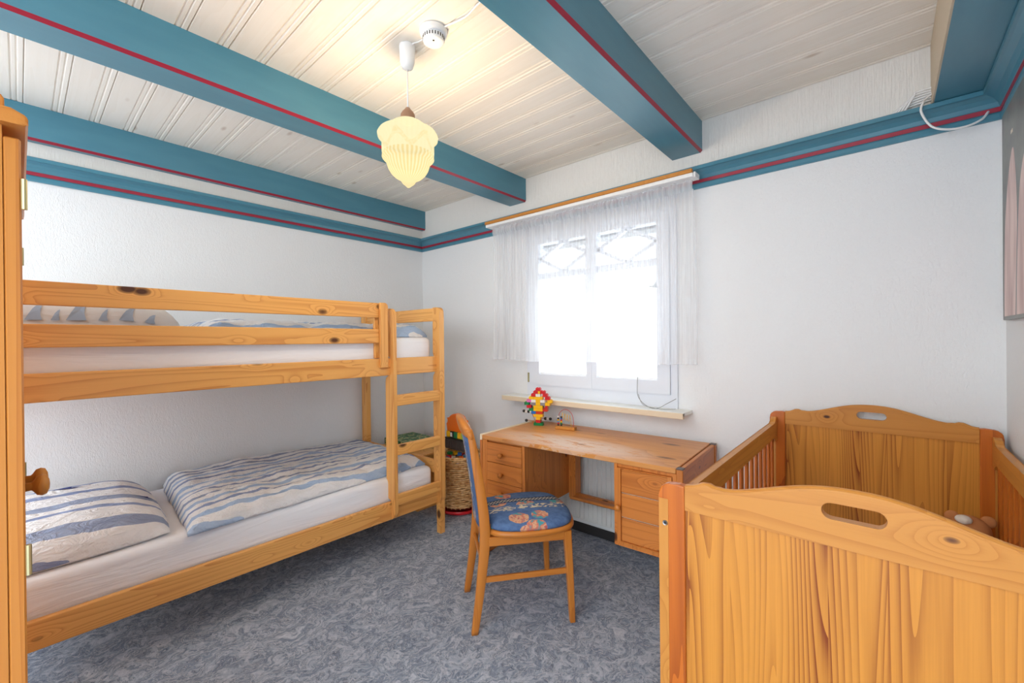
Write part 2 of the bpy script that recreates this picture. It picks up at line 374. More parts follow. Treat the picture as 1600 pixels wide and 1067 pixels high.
def spline(pts, n=8):
    pts = [Vector(p) for p in pts]; out = []
    for i in range(len(pts)-1):
        p0, p1, p2, p3 = pts[max(i-1, 0)], pts[i], pts[i+1], pts[min(i+2, len(pts)-1)]
        for k in range(n):
            t = k/n
            out.append(.5*((2*p1)+(p2-p0)*t+(2*p0-5*p1+4*p2-p3)*t*t+(3*p1-p0-3*p2+p3)*t**3))
    out.append(pts[-1]); return out
def grid(bm, nu, nv, fn):
    vs = [[bm.verts.new(fn(i/nu, j/nv)) for j in range(nv+1)] for i in range(nu+1)]
    for i in range(nu):
        for j in range(nv): bm.faces.new((vs[i][j], vs[i+1][j], vs[i+1][j+1], vs[i][j+1]))
    return vs
def B(): return bmesh.new()
def obj(name, bm, mat, parent=None, smooth=False, label=None):
    me = bpy.data.meshes.new(name)
    bmesh.ops.recalc_face_normals(bm, faces=bm.faces[:])
    bm.to_mesh(me); bm.free(); me.materials.append(M[mat] if isinstance(mat, str) else mat)
    if smooth:
        for p in me.polygons: p.use_smooth = True
    o = bpy.data.objects.new(name, me); COL.objects.link(o)
    if parent:
        o.parent = parent
        if parent.get('_w'): o.matrix_parent_inverse = Matrix.Translation(-Vector(parent.location))
    if label: o['label'] = label
    return o
def inst(o, parent=None, loc=None):
    c = o.copy(); COL.objects.link(c)
    if parent is not None: c.parent = parent
    if loc is not None: c.location = loc
    return c
def thing(name, label, cat, loc=(0, 0, 0), rotz=0, group=None, world=True):
    """Empty at the thing's base; world=True: children are modelled in world coordinates"""
    o = bpy.data.objects.new(name, None); COL.objects.link(o); o.location = loc; o.rotation_euler = (0, 0, rotz); o.empty_display_size = .05
    o['label'] = label; o['category'] = cat
    if group: o['group'] = group
    if world and not rotz: o['_w'] = 1
    return o
def tag(o, label, cat, group=None):
    o['label'] = label; o['category'] = cat
    if group: o['group'] = group
    return o
def struct(name, bm, mat, label=None, smooth=False):
    o = obj(name, bm, mat, None, smooth); o['kind'] = 'structure'
    if label: o['label'] = label
    return o

XL, XR, YW, YB, ZC = -3.283, .35, 2.5, -.62, 2.505
ZU = 2.19                                   # walls split behind the cornice
WX0, WX1, WZ0, WZ1 = -2.018, -.906, .88, 2.07   # window opening

# ------------------------------------------------------------------ room shell
struct('floor', ab(B(), XL-.1, XR+2.1, -5, YW+.1, -.1, 0), 'carpet', 'mottled blue grey carpet with pale veins')  # extended unseen behind the room to keep low sky light off the ceiling
wl = struct('wall_left', ab(B(), XL-.1, XL, YB-.1, YW, 0, ZU), 'wall', 'white rough textured wall behind the bunk bed')
obj('frieze', ab(B(), XL-.1, XL, YB-.1, YW, ZU, ZC+.1), 'frieze', wl)
bm = B(); ab(bm, XL-.1, WX0, YW, YW+.2, 0, ZU); ab(bm, WX1, XR+.1, YW, YW+.2, 0, ZU); ab(bm, WX0, WX1, YW, YW+.2, 0, WZ0); ab(bm, WX0, WX1, YW, YW+.2, WZ1, ZU)
ww = struct('wall_window', bm, 'wall', 'white rough textured wall around the curtained window')
obj('frieze', ab(B(), XL-.1, XR+.1, YW, YW+.2, ZU, ZC+.1), 'frieze', ww)
wr = struct('wall_right', ab(B(), XR, XR+.1, YB-.1, YW, 0, ZC+.1), 'wall', 'white rough textured wall beside the cot')
struct('baseboard_window', ab(B(), XL, XR, YW-.014, YW, 0, .06, .003), 'dark', 'dark baseboard below the window')

ceil = struct('ceiling', ab(B(), XL, XR, YB, YW, ZC+.022, ZC+.1), 'ceil', 'cream glazed board ceiling with blue beams')
PW = .1375
prof = [(0, .02), (0, .004), (.003, 0), (.094, 0), (.0975, .0045), (.0995, .0045), (.103, .0012), (.112, .0012), (.1155, .0045), (.1175, .0045), (.121, 0), (.1335, 0), (.136, .004), (.136, .01), (.1375, .01), (.1375, .02)]
bm = B(); prism(bm, [(y, z) for y, z in prof], 0, XL, .152)
pl0 = obj('ceiling_plank', bm, 'ceil', ceil); ny = 0
pl0.location = (0, YW-PW, ZC)
k = 1
while YW-PW*(k+1) > YB-.13:
    inst(pl0, ceil, (0, YW-PW*(k+1), ZC)); k += 1
def beam(x0, x1, zb=2.333):
    c = .011
    b = obj('beam', prism(B(), [(x0, zb), (x1-c, zb), (x1, zb+c), (x1, ZC), (x0, ZC)], 1, YB, YW), 'teal', ceil)
    bm = B(); e = .0012
    vs = [bm.verts.new(p) for p in ((x1-c, YB, zb-e), (x1+e, YB, zb+c), (x1+e, YW, zb+c), (x1-c, YW, zb-e))]; bm.faces.new(vs)
    obj('red_stripe', prism(B(), [(x1-c, zb), (x1-c+.0005, zb-e), (x1+e, zb+c-.0005), (x1, zb+c)], 1, YB, YW-.001), 'red', b); bm.free()
beam(XL, -3.234); beam(-2.183, -2.024); beam(-.929, -.763)
bb = obj('boxed_beam', ab(B(), .152, XR, YB, YW, 2.245, ZC), 'teal', ceil)
obj('beam_side_board', ab(B(), .146, .152, YB, YW-.001, 2.247, ZC), 'rawwood', bb, label='raw unpainted board edge')

CP = [(0, 2.134), (.010, 2.134), (.0145, 2.142), (.0145, 2.156), (.010, 2.163)]
CR = [(.008, 2.163), (.013, 2.164), (.014, 2.181), (.008, 2.182)]
CT = [(.0, 2.163), (.010, 2.163), (.0125, 2.1815), (.015, 2.184), (.021, 2.199), (.034, 2.213), (.052, 2.222), (.063, 2.224), (.063, 2.241), (.057, 2.245), (0, 2.245)]
def cornice(name, label, wall):
    def sweep(pts):
        bm = B(); a = []; b = []
        for d, z in pts:
            if wall == 'L': p, q = (XL+d, YB, z), (XL+d, YW-d, z)
            elif wall == 'W': p, q = (XL+d, YW-d, z), (XR-d, YW-d, z)
            else: p, q = (XR-d, YB, z), (XR-d, YW-d, z)
            a.append(bm.verts.new(p)); b.append(bm.verts.new(q))
        n = len(pts)
        for i in range(n): bm.faces.new((a[i], a[(i+1) % n], b[(i+1) % n], b[i]))
        bm.faces.new(a); bm.faces.new(list(reversed(b))); return bm
    bm = sweep(CP[:1]+CP[1:]+[(0, 2.163)])
    o = struct(name, bm, 'teal', label)
    obj('cove', sweep(CT), 'teal', o); obj('red_stripe', sweep(CR), 'red', o)
cornice('trim_1', 'blue cove moulding with red line on the bunk bed wall', 'L')
cornice('trim_2', 'blue cove moulding with red line above the window', 'W')
cornice('trim_3', 'blue cove moulding with red line on the cot wall', 'R')

# ------------------------------------------------------------------ window
win = struct('window_1', prism(B(), [(WX0, WZ0), (WX1, WZ0), (WX1, WZ1), (WX0, WZ1)], 1, YW-.012, YW+.07, 0, [(WX0+.027, .972), (WX1-.039, .972), (WX1-.039, WZ1-.05), (WX0+.027, WZ1-.05)]), 'whitepaint', 'white two sash window with lattice bars behind the sheer curtain')
for gx0, gx1, ox0, ox1 in ((-1.898, -1.505, -1.99, -1.4645), (-1.427, -1.022, -1.4635, -.946)):
    bm = B(); y0, y1 = YW-.022, YW+.045; z0, z1 = .973, 2.02; g0, g1 = 1.053, 1.992
    ab(bm, ox0, gx0, y0, y1, z0, z1); ab(bm, gx1, ox1, y0, y1, z0, z1); ab(bm, gx0, gx1, y0, y1, z0, g0); ab(bm, gx0, gx1, y0, y1, g1, z1)
    sash = obj('sash', bm, 'whitepaint', win)
    obj('glass_pane', ab(B(), gx0-.005, gx1+.005, YW+.012, YW+.018, g0-.005, g1+.005), 'glass', sash)
    obj('cross_bar', ab(B(), gx0, gx1, YW-.002, YW+.034, 1.737, 1.782, .004), 'whitepaint', sash)
    zc, xm = 1.885, (gx0+gx1)/2
    for p, q in (((gx0, zc), (xm, g1)), ((xm, g1), (gx1, zc)), ((gx1, zc), (xm, 1.782)), ((xm, 1.782), (gx0, zc))):
        d = Vector((q[0]-p[0], q[1]-p[1])).normalized(); nn = Vector((-d.y, d.x))*.011
        obj('lattice_bar', prism(B(), [(p[0]+nn.x, p[1]+nn.y), (q[0]+nn.x, q[1]+nn.y), (q[0]-nn.x, q[1]-nn.y), (p[0]-nn.x, p[1]-nn.y)], 1, YW+.002, YW+.030), 'whitepaint', sash)
    obj('glazing_bead', (lambda bm: (ab(bm, gx0, gx1, YW-.006, YW+.01, g0, g0+.012), bm)[-1])(B()), 'white', sash)
obj('hinge', ab(B(), -2.002, -1.992, YW-.03, YW-.012, .99, 1.06, .002), 'brass', win)
obj('shutter_box', ab(B(), WX0+.03, WX1-.04, YW+.08, YW+.2, 1.985, WZ1), 'bgrey_' if 0 else 'tile', win)
sill = obj('sill', ab(B(), -2.15, -.828, 2.352, YW+.01, .877, .895), 'sillmat', win)
obj('sill_front_edge', ab(B(), -2.15, -.828, 2.347, 2.372, .862, .8945, .002), 'silledge', sill)
# track with wooden strip, sheer curtain
ct = thing('curtain_track', 'white curtain track with an orange wood strip above the window', 'curtain rail', (-1.54, 2.42, 2.15))
obj('wood_strip', ab(B(), -2.315, -.772, 2.352, 2.372, 2.184, 2.205, .002), 'crib_x', ct)
obj('track', ab(B(), -2.31, -.768, 2.356, 2.438, 2.162, 2.1835, .003), 'white', ct)
obj('end_cap', ab(B(), -.768, -.757, 2.362, 2.43, 2.158, 2.188, .003), 'white', ct)
cur = thing('sheer_curtain', 'short sheer white voile curtain hanging before the window', 'curtain', (-1.53, 2.4, 1.155))
def cfn(u, v):
    zz = 2.108-(2.108-1.152)*v
    ph = 13*u+1.1*math.sin(6.1*u+.4)+.6*math.sin(15*u+1)
    fine = 47*u+2.0*math.sin(8*u)
    op = min(1, .25+1.1*v)
    a = (.007+.016*v)*(.6+.4*math.sin(11*u+2))
    y = 2.402+a*math.sin(2*math.pi*ph)+.0045*(1-.75*v)*math.sin(2*math.pi*fine)+.004*v*math.sin(2*math.pi*ph*2.3+3*v)
    x = -2.268+1.484*u+(u-.5)*.03*v
    x += .021*op*math.sin(2*math.pi*ph+1.2)*(.5+.5*math.sin(9*u+5))+.012*v*math.sin(2*math.pi*2.6*u+2.2*v)
    return (min(max(x, -2.285), -.768), y, zz+.006*v*math.sin(2*math.pi*u*2.2+.5))
bm = B(); grid(bm, 420, 14, cfn); obj('voile_panel', bm, 'sheer', cur, True)
def hfn(u, v):
    zz = 2.157-.057*v; ph = 60*u+2*math.sin(9*u)
    return (-2.268+1.484*u, 2.398+.007*math.sin(2*math.pi*ph)*(1-.4*v)-.012*math.sin(math.pi*v), zz+.004*math.sin(2*math.pi*ph*.37)*(1-v))
bm = B(); grid(bm, 480, 4, hfn); obj('gathered_heading', bm, 'sheer', cur, True)
def h2(u, v): p = hfn(u, v); return (p[0], p[1]+.012, p[2])
bm = B(); grid(bm, 480, 4, h2); obj('heading_lining', bm, 'sheer', cur, True)
bm = B(); x = -2.26
while x < -.80:
    wdt = rnd.uniform(.006, .03); yy = cfn((x+2.268)/1.484, 0)[1]
    ab(bm, x, min(x+wdt, -.79), yy+.012, yy+.014, 2.083, 2.101); x += wdt+rnd.uniform(.003, .018)
obj('gathering_tape', bm, 'tape', cur, label='pale grey gathering tape')['kind'] = 'stuff'
bm = B()
vsg = grid(bm, 420, 1, lambda u, v: (lambda p: (p[0], p[1]-.002, p[2]+.012*(1-v)))(cfn(u, 1)))
obj('hem', bm, 'sheer', cur, True)
co = obj('window_cord', tube(tube(B(), spline([(-1.124, 2.455, 1.20), (-1.133, 2.45, 1.03), (-1.122, 2.44, .951), (-1.06, 2.43, .902), (-.996, 2.42, .9), (-.954, 2.44, .925), (-.91, 2.475, .955)]), .0017, 6), spline([(-1.122, 2.438, .97), (-1.09, 2.43, .912), (-1.0, 2.41, .899), (-.93, 2.42, .899), (-.9, 2.44, .902)]), .0013, 6), 'grey')
tag(co, 'thin grey cord trailing from the curtain onto the sill', 'cord')
# outside
g = obj('ground_outside', ab(B(), -40, 30, YW+.5, 60, -.6, -.5), 'snow'); g['kind'] = 'structure'
h = thing('neighbour_house', 'pale gabled house standing outside the window', 'house', (-9.5, 17, -.5))
obj('house_wall', ab(B(), -15, -6.5, 15, 22, -.5, 3.2), 'render_wall', h)
obj('roof', prism(B(), [(14.5, 3.15), (18.5, 6.2), (22.5, 3.15), (22.5, 3.35), (18.5, 6.5), (14.5, 3.35)], 0, -15.4, -6.1), 'tile', h)
for x in (-13, -10.4, -8):
    f = obj('window_frame', ab(B(), x-.6, x+.6, 14.94, 15.02, .8, 2.2), 'whitepaint', h); obj('pane', ab(B(), x-.52, x+.52, 14.92, 14.945, .88, 2.12), 'hglass', f)

# radiator behind the desk
rad = thing('radiator', 'white ribbed panel radiator behind the desk', 'radiator', (-1.45, 2.47, .08))
bm = B(); ab(bm, -2.0, -.92, 2.474, 2.486, .09, .69)
x = -1.985
while x < -.95:
    ab(bm, x, x+.026, 2.466, 2.475, .10, .68, .003); x += .0333
obj('panel', bm, 'radiator', rad)
obj('bracket', ab(B(), -1.9, -1.86, 2.486, 2.5, .2, .6), 'radiator', rad); obj('bracket', ab(B(), -1.06, -1.02, 2.486, 2.5, .2, .6), 'radiator', rad)

# ------------------------------------------------------------------ bunk bed
bed = thing('bunk_bed', 'pine bunk bed with ladder against the left wall', 'bunk bed', (-2.77, .85, 0))
FX = -2.295; Y0, Y1 = -.2, 1.896
def arc(cx, cz, r, a0, a1, n=6): return [(cx+r*math.cos(R(a0+(a1-a0)*i/n)), cz+r*math.sin(R(a0+(a1-a0)*i/n))) for i in range(n+1)]
# front foot post: wide ladder cheek above, narrow leg below (profile in x,z)
def fpost(y0, y1):
    pts = [(-2.309, 0), (-2.270, 0), (-2.270, .205)]+arc(-2.302, .250, .04, -50, 0)[1:]+[(-2.262, 1.46)]+arc(-2.297, 1.493, .035, 0, 90)[1:]+[(-2.335, 1.528), (-2.335, 1.22), (-2.330, 1.2), (-2.309, 1.19), (-2.309, 1.09), (-2.330, 1.07), (-2.335, 1.05), (-2.335, .33), (-2.309, .31)]
    return prism(B(), pts, 1, y0, y1, .003)
obj('post', fpost(1.856, 1.896), 'pine_z', bed)
obj('post', fpost(Y0, Y0+.04), 'pine_z', bed)
for yy in (1.856, Y0): obj('post', prism(B(), [(-3.265, 0), (-3.195, 0), (-3.195, 1.5), (-3.21, 1.528), (-3.265, 1.528)], 1, yy, yy+.04, .003), 'pine_z', bed)
cheek = [(-2.335, .235)]+arc(-2.307, .252, .045, -95, 0)+[(-2.262, 1.45)]+arc(-2.302, 1.462, .04, 0, 90)[1:]+[(-2.33, 1.502), (-2.337, 1.49), (-2.337, 1.22), (-2.330, 1.2), (-2.3215, 1.19), (-2.3215, 1.10), (-2.345, 1.075), (-2.352, 1.05), (-2.352, .34), (-2.335, .315)]
cheek = [(max(x, -2.2945) if z > 1.085 and z < 1.205 else x, z) for x, z in cheek]
cheek = [(max(x, -2.2945) if z < .32 else x, z) for x, z in cheek]
obj('ladder_upright', prism(B(), cheek, 1, 1.497, 1.521, .003), 'pine_z', bed)
for z0, z1 in ((.902, .970), (.598, .662), (.292, .356)): obj('rung', ab(B(), -2.292, -2.264, 1.5205, 1.8565, z0, z1, .004, 2), 'pine_y', bed)
obj('side_rail', ab(B(), FX-.026, FX, Y0+.03, 1.86, 1.092, 1.197, .004, 2), 'pine_y', bed)
obj('side_rail', ab(B(), FX-.026, FX, Y0+.03, 1.86, .206, .313, .004, 2), 'pine_y', bed)
for z0, z1 in ((1.092, 1.197), (.206, .313)): obj('side_rail', ab(B(), -3.26, -3.234, Y0+.03, 1.86, z0, z1, .004, 2), 'pine_y', bed)
gr = obj('guard_rail', ab(B(), FX-.02, FX, Y0+.04, 1.422, 1.443, 1.531, .004, 2), 'pine_y', bed)
obj('guard_rail', ab(B(), FX-.02, FX, Y0+.04, 1.422, 1.290, 1.375, .004, 2), 'pine_y', bed)
obj('guard_batten', prism(B(), [(1.420, 1.143), (1.472, 1.143)]+arc(1.450, 1.511, .022, 0, 90)+[(1.420, 1.533)], 0, FX+.0005, FX+.019, .002), 'pine_z', bed)
obj('guard_batten', ab(B(), FX-.042, FX-.0205, 1.405, 1.445, 1.20, 1.53, .002), 'pine_z', bed)
for yy in (1.866, Y0+.01):
    for z0, z1 in ((1.436, 1.525), (1.10, 1.19), (.395, .484), (.21, .31)): obj('end_rail', ab(B(), -3.195, -2.335, yy, yy+.022, z0, z1, .003), 'pine_x', bed)
for z in (1.135, .245):
    for i in range(13): obj('bed_slat', ab(B(), -3.23, -2.325, Y0+.10+i*.15, Y0+.17+i*.15, z, z+.018), 'pine_x', bed)

def mattress(name, label, z0, z1):
    bm = B(); ab(bm, -3.225, -2.332, Y0+.05, 1.845, z0, z1, .035, 4)
    return tag(obj(name, bm, 'sheet', None, True), label, 'mattress')
mattress('mattress', 'white sheeted mattress on the lower bunk', .2635, .452)
mattress('mattress', 'white sheeted mattress on the upper bunk', 1.1535, 1.325)
def nz(x, y, z, s): return noise.noise(Vector((x*s, y*s, z*s)))
def duvet(name, label, outline, zb, th, mat, seed=0, xb=.0):
    """soft quilt: outline(u,v)->(x,y), thickness th(u,v)"""
    bm = B(); n = 64
    def top(u, v):
        x, y = outline(u, v); e = min(u, 1-u)*9; f = min(v, 1-v)*11
        k = (1-max(0, 1-e)**2.2)**.5*(1-max(0, 1-f)**2.2)**.5
        zz = zb+.012+th(u, v)*k*(1+.22*nz(x+seed, y, 0, 5))+(.012*nz(x+seed, y*.6, 3, 15)+.007*nz(x*1.4+seed, y, 5, 31))*k*(.6+.8*u)
        x += .022*nz(seed, y, 1, 9)*max(0, u-.6)*2.5; y += .012*nz(x, seed, 1, 6)
        return (x, y, zz)
    t = grid(bm, n, n, top)
    def bot(u, v): p = top(u, v); return (p[0], p[1], zb+.002)
    b = grid(bm, n, n, bot)
    for i in range(n):
        for (A, Bv, C2, D) in ((t[i][0], t[i+1][0], b[i+1][0], b[i][0]), (t[i][n], t[i+1][n], b[i+1][n], b[i][n]), (t[0][i], t[0][i+1], b[0][i+1], b[0][i]), (t[n][i], t[n][i+1], b[n][i+1], b[n][i])):
            bm.faces.new((A, Bv, C2, D))
    return tag(obj(name, bm, mat, None, True), label, 'duvet')
def out_low(u, v):      # u: wall -> room, v: head -> foot
    x = -3.235+u*(.925-.08*v); y = .50+1.335*v+.05*(1-v)*(1-u)-.02*u
    return (x, y)
duvet('duvet', 'blue and white striped duvet on the lower bunk', out_low, .452, lambda u, v: .062+.035*(1-u)*(1-v), 'duvet')
duvet('duvet', 'blue and white striped duvet on the upper bunk', lambda u, v: (-3.2+u*.83, .55+1.29*v), 1.325, lambda u, v: .07+.01*v, 'duvet', 4)
def pillow(name, label, cx, cy, a, b, h, zb, mat, tilt=0, seed=0):
    def sh(u, v, s):
        x = 2*u-1; y = 2*v-1
        px = x*(1-.07*y*y); py = y*(1-.07*x*x)
        t = max(0, (1-x**4))**.62*max(0, (1-y**4))**.62
        wx, wy = cx+a*px, cy+b*py
        z = zb+.016+(h*t*(1+.13*nz(wx+seed, wy, 0, 4))+.006*nz(wx+seed, wy, 2, 14)*t if s > 0 else -.014*min(1, t*4))
        return (wx, wy, z+tilt*(1-px)*.5*(1 if s > 0 else .0))
    bm = B(); n = 40
    t = grid(bm, n, n, lambda u, v: sh(u, v, 1)); b_ = grid(bm, n, n, lambda u, v: sh(u, v, -1))
    for i in range(n):
        for q in ((t[i][0], t[i+1][0], b_[i+1][0], b_[i][0]), (t[i][n], t[i+1][n], b_[i+1][n], b_[i][n]), (t[0][i], t[0][i+1], b_[0][i+1], b_[0][i]), (t[n][i], t[n][i+1], b_[n][i+1], b_[n][i])): bm.faces.new(q)
    root = tag(obj(name, bm, mat, None, True), label, 'pillow')
    return root, sh
def printon(root, sh, poly, c, s, mat, off=.0025, name='print'):
    """flat textile print laid on the pillow surface; poly in (v,u) units"""
    bm = B(); vs = []
    for du, dv in poly:
        u, v = c[0]+du*s, c[1]+dv*s; p = sh(u, v, 1); vs.append(bm.verts.new((p[0]+off*.6, p[1], p[2]+off)))
    ctr = bm.verts.new(sum((v.co for v in vs), Vector())/len(vs)+Vector((.001, 0, .0015)))
    for i in range(len(vs)): bm.faces.new((vs[i], vs[(i+1) % len(vs)], ctr))
    obj(name, bm, mat, root)
FIN = [(0, -.5), (-.25, -.25), (-.55, .0), (-.85, .35), (-.95, .6), (-.6, .5), (-.25, .42), (0, .5)]
BIRD = [(0, -1), (-.1, -.4), (-.5, .1), (-.12, .05), (.0, .7), (.12, .1), (.25, .3), (.15, -.3)]
p1, s1 = pillow('pillow', 'striped white and blue pillow on the lower bunk', -2.775, .06, .415, .40, .125, .452, 'pillow', .03)
printon(p1, s1, BIRD, (.32, .62), .09, 'navyprint', name='bird_print'); printon(p1, s1, BIRD, (.60, .93), .055, 'navyprint', name='bird_print'); 
p2, s2 = pillow('pillow', 'grey white pillow with fin prints on the upper bunk', -2.79, .10, .42, .43, .19, 1.325, 'sharkcotton', 0, 3)
for c, s in (((.985, .42), .055), ((.985, .56), .07), ((.985, .655), .035), ((.983, .745), .06), ((.983, .84), .045), ((.985, .49), .03)):
    printon(p2, s2, FIN, c, s, 'finprint', name='fin_print')

# ------------------------------------------------------------------ wardrobe
wa = thing('wardrobe', 'honey pine wardrobe with rounded crown beside the bunk bed', 'wardrobe', (-1.7, -.3, 0))
wy = .006
bm = B(); ab(bm, -2.14, -1.25, YB+.02, wy-.0235, 0.02, 1.715); obj('body', bm, 'ward_z', wa)
obj('plinth', ab(B(), -2.12, -1.27, YB+.04, wy-.03, 0, .02), 'dark', wa)
for x0, x1, kx, hx in ((-1.694, -1.25, -1.65, -1.252), (-2.14, -1.697, -1.74, -2.138)):
    d = obj('door', ab(B(), x0, x1, wy-.023, wy, .06, 1.695, .003), 'ward_z', wa)
    kb = B(); lathe(kb, [(0, 0), (.011, 0), (.010, .012), (.014, .016), (.024, .022), (.027, .031), (.024, .039), (.012, .044), (0, .045)], seg=20)
    for v in kb.verts: v.co = Vector((kx+v.co.x, wy+v.co.z, 1.0 if 0 else .938+v.co.y))
    obj('knob', kb, 'crib_z', d, True)
    for hz in (1.59, .885):
        obj('hinge', lathe(B(), [(0, 0), (.0045, 0), (.0045, .058), (0, .058)], hx, wy+.0035, hz-.029, 10), 'brass', d)
crown = [(YB+.02, 1.715), (wy-.006, 1.7152), (wy+.006, 1.7152)]+[(wy+.0+.010*math.cos(a), 1.727+.0115*math.sin(a)) for a in [R(-50+28*i) for i in range(5)]]+[(wy-.012, 1.745), (YB+.02, 1.745)]
obj('crown_moulding', prism(B(), crown, 0, -2.16, -1.23, .004), 'ward_x', wa)
obj('top_board', prism(B(), [(YB+.02, 1.745), (wy-.02, 1.745), (wy-.02, 1.765), (wy-.024, 1.772), (YB+.02, 1.772)], 0, -2.14, -1.25, .002), 'ward_x', wa)

# ------------------------------------------------------------------ desk (local: x along front, y to the wall)
DA = R(2.6); dk = thing('writing_desk', 'worn pine writing desk below the window', 'desk', (-1.862, 1.832, 0), DA, world=False)
DW, DD, DZ = 1.196, .588, .73
bm = B(); ab(bm, .018, DW-.03, 0, DD, DZ-.024, DZ, .003); top = obj('table_top', bm, 'desktop', dk)
for j, (y0, y1) in enumerate(((0, .15), (.15, .30), (.30, .45))): pass
obj('edge_strip', ab(B(), .0, .0175, 0, DD, DZ-.03, DZ+.004, .002), 'silledge', dk)
for x0, x1 in ((0, .0175),): obj('side_panel', ab(B(), x0, x1, 0, DD, 0, DZ-.031, .002), 'desk_z', dk)
# right trestle side: two legs, apron
for y0 in (0, DD-.032): 
    lg = obj('leg', ab(B(), DW-.029, DW, y0, y0+.032, 0, DZ-.0035, .003), 'desk_z', dk)
    obj('corner_cap', ab(B(), DW-.0295, DW+.0005, y0-.0005, y0+.0325, DZ-.0034, DZ+.002, .001), 'greyfit', lg)
    obj('bolt', lathe(B(), [(0, 0), (.005, 0), (.005, .004), (0, .004)], DW-.014, y0+.016, DZ-.05, 10), 'chrome', lg)
obj('side_apron', ab(B(), DW-.022, DW-.004, .0325, DD-.0325, .60, DZ-.001, .002), 'desk_y', dk)
obj('side_stretcher', ab(B(), DW-.022, DW-.004, .0325, DD-.0325, .12, .19, .002), 'desk_y', dk)
# left pedestal with drawers
bm = B(); ab(bm, .045, .055, .004, DD-.03, .315, .705); ab(bm, .318, .336, .004, DD-.03, .315, .705); ab(bm, .055, .318, .02, DD-.03, .315, .33); ab(bm, .055, .318, DD-.042, DD-.03, .33, .705)
obj('pedestal', bm, 'desk_z', dk)
obj('front_batten', ab(B(), .0185, .0445, .002, .03, .0, .705, .002), 'desk_z', dk)
obj('top_rail', ab(B(), .056, .317, .012, .03, .698, .7055), 'desk_x', dk)
for z0, z1 in ((.580, .694), (.469, .577), (.358, .466)):
    d = obj('drawer', ab(B(), .058, .316, .0, .30, z0, z1, .002), 'desk_x', dk)
    kb = lathe(B(), [(0, 0), (.008, 0), (.007, .008), (.014, .014), (.0155, .021), (.012, .027), (0, .029)], seg=18)
    for v in kb.verts: v.co = Vector((.172+v.co.x, -v.co.z, (z0+z1)/2+v.co.y-.006))
    obj('knob', kb, 'chair_z', d, True)
obj('bottom_strip', ab(B(), .056, .317, .003, .02, .331, .356, .001), 'desk_x', dk)
# right cupboard
bm = B(); ab(bm, .874, .889, .003, DD-.03, .316, .705); ab(bm, 1.150, 1.1665, .003, DD-.03, .316, .705); ab(bm, .889, 1.15, .003, DD-.03, .316, .337); ab(bm, .889, 1.15, DD-.042, DD-.03, .337, .705); ab(bm, .889, 1.15, .01, DD-.03, .690, .705)
obj('cupboard', bm, 'desk_z', dk)
door = obj('door', prism(B(), [(.8905, .3385), (1.1488, .3385), (1.1488, .6885), (.8905, .6885)], 1, -.004, .018, 0, [(.909, .3412), (1.130, .3412), (1.130, .6858), (.909, .6858)]), 'desk_z', dk)
for z0, z1 in ((.572, .684), (.457, .567), (.342, .452)): obj('door_board', ab(B(), .9095, 1.1295, .001, .016, z0, z1, .003), 'desk_x', door)
for z in (.568, .453): obj('groove_strip', ab(B(), .9095, 1.1295, .008, .012, z, z+.004), 'silledge', door)
kb = lathe(B(), [(0, 0), (.008, 0), (.007, .008), (.014, .014), (.0155, .021), (.012, .027), (0, .029)], seg=18)
for v in kb.verts: v.co = Vector((.900+v.co.x, -.004-v.co.z, .503+v.co.y))
obj('knob', kb, 'chair_z', door, True)
obj('rear_post', ab(B(), .3365, .385, .475, .545, .285, .705, .002), 'desk_z', dk)
obj('rear_rail', ab(B(), .336, .874, .485, .515, .270, .315, .003), 'desk_x', dk)
obj('rear_shelf', ab(B(), .385, .874, .43, .485, .296, .311, .002), 'desk_x', dk)
def deskpt(x, y, z=DZ):
    c, s = math.cos(DA), math.sin(DA); return Vector((-1.862+x*c-y*s, 1.832+x*s+y*c, z))

# ------------------------------------------------------------------ chair (local: x forward, y to its left)
CA = R(52.75); ch = thing('dining_chair', 'beech dining chair with blue patterned seat pulled from the desk', 'chair', (-1.38, 1.32, 0), CA, world=False)
def post_path(l0, l1):
    pr = [(-.004, 0), (.018, .15), (.034, .28), (.046, .40), (.044, .50), (.030, .62), (.012, .74), (-.006, .85), (-.020, .905)]
    return spline([(s, l0+(l1-l0)*min(1, z/.92), z) for s, z in pr], 5)
def bar(path, hw, hd):
    """rectangular bar along a path: hw half width in y, hd half depth in x"""
    bm = B(); rings = []
    for i, p in enumerate(path):
        t_ = i/(len(path)-1); a = hw(t_) if callable(hw) else hw; d = hd(t_) if callable(hd) else hd; b = .25*min(a, d)
        rings.append([bm.verts.new((p[0]+dx, p[1]+dy, p[2])) for dx, dy in ((-d+b, -a), (d-b, -a), (d, -a+b), (d, a-b), (d-b, a), (-d+b, a), (-d, a-b), (-d, -a+b))])
    for A, Bq in zip(rings, rings[1:]):
        for k in range(8): bm.faces.new((A[k], A[(k+1) % 8], Bq[(k+1) % 8], Bq[k]))
    bm.faces.new(list(reversed(rings[0]))); bm.faces.new(rings[-1]); return bm
hd = lambda t_: .015+.008*math.sin(math.pi*min(1, t_*1.1))
obj('rear_leg', bar(post_path(0, .012), .012, hd), 'chair_z', ch, True)
obj('rear_leg', bar(post_path(.334, .292), .012, hd), 'chair_z', ch, True)
fl = lambda y, y2: spline([(.447, y, 0), (.438, y+(y2-y)*.4, .2), (.425, y2, .425)], 4)
obj('front_leg', bar(fl(-.012, -.012), lambda t_: .012+.005*t_, lambda t_: .012+.006*t_), 'chair_z', ch)
obj('front_leg', bar(fl(.40, .372), lambda t_: .012+.005*t_, lambda t_: .012+.006*t_), 'chair_z', ch)
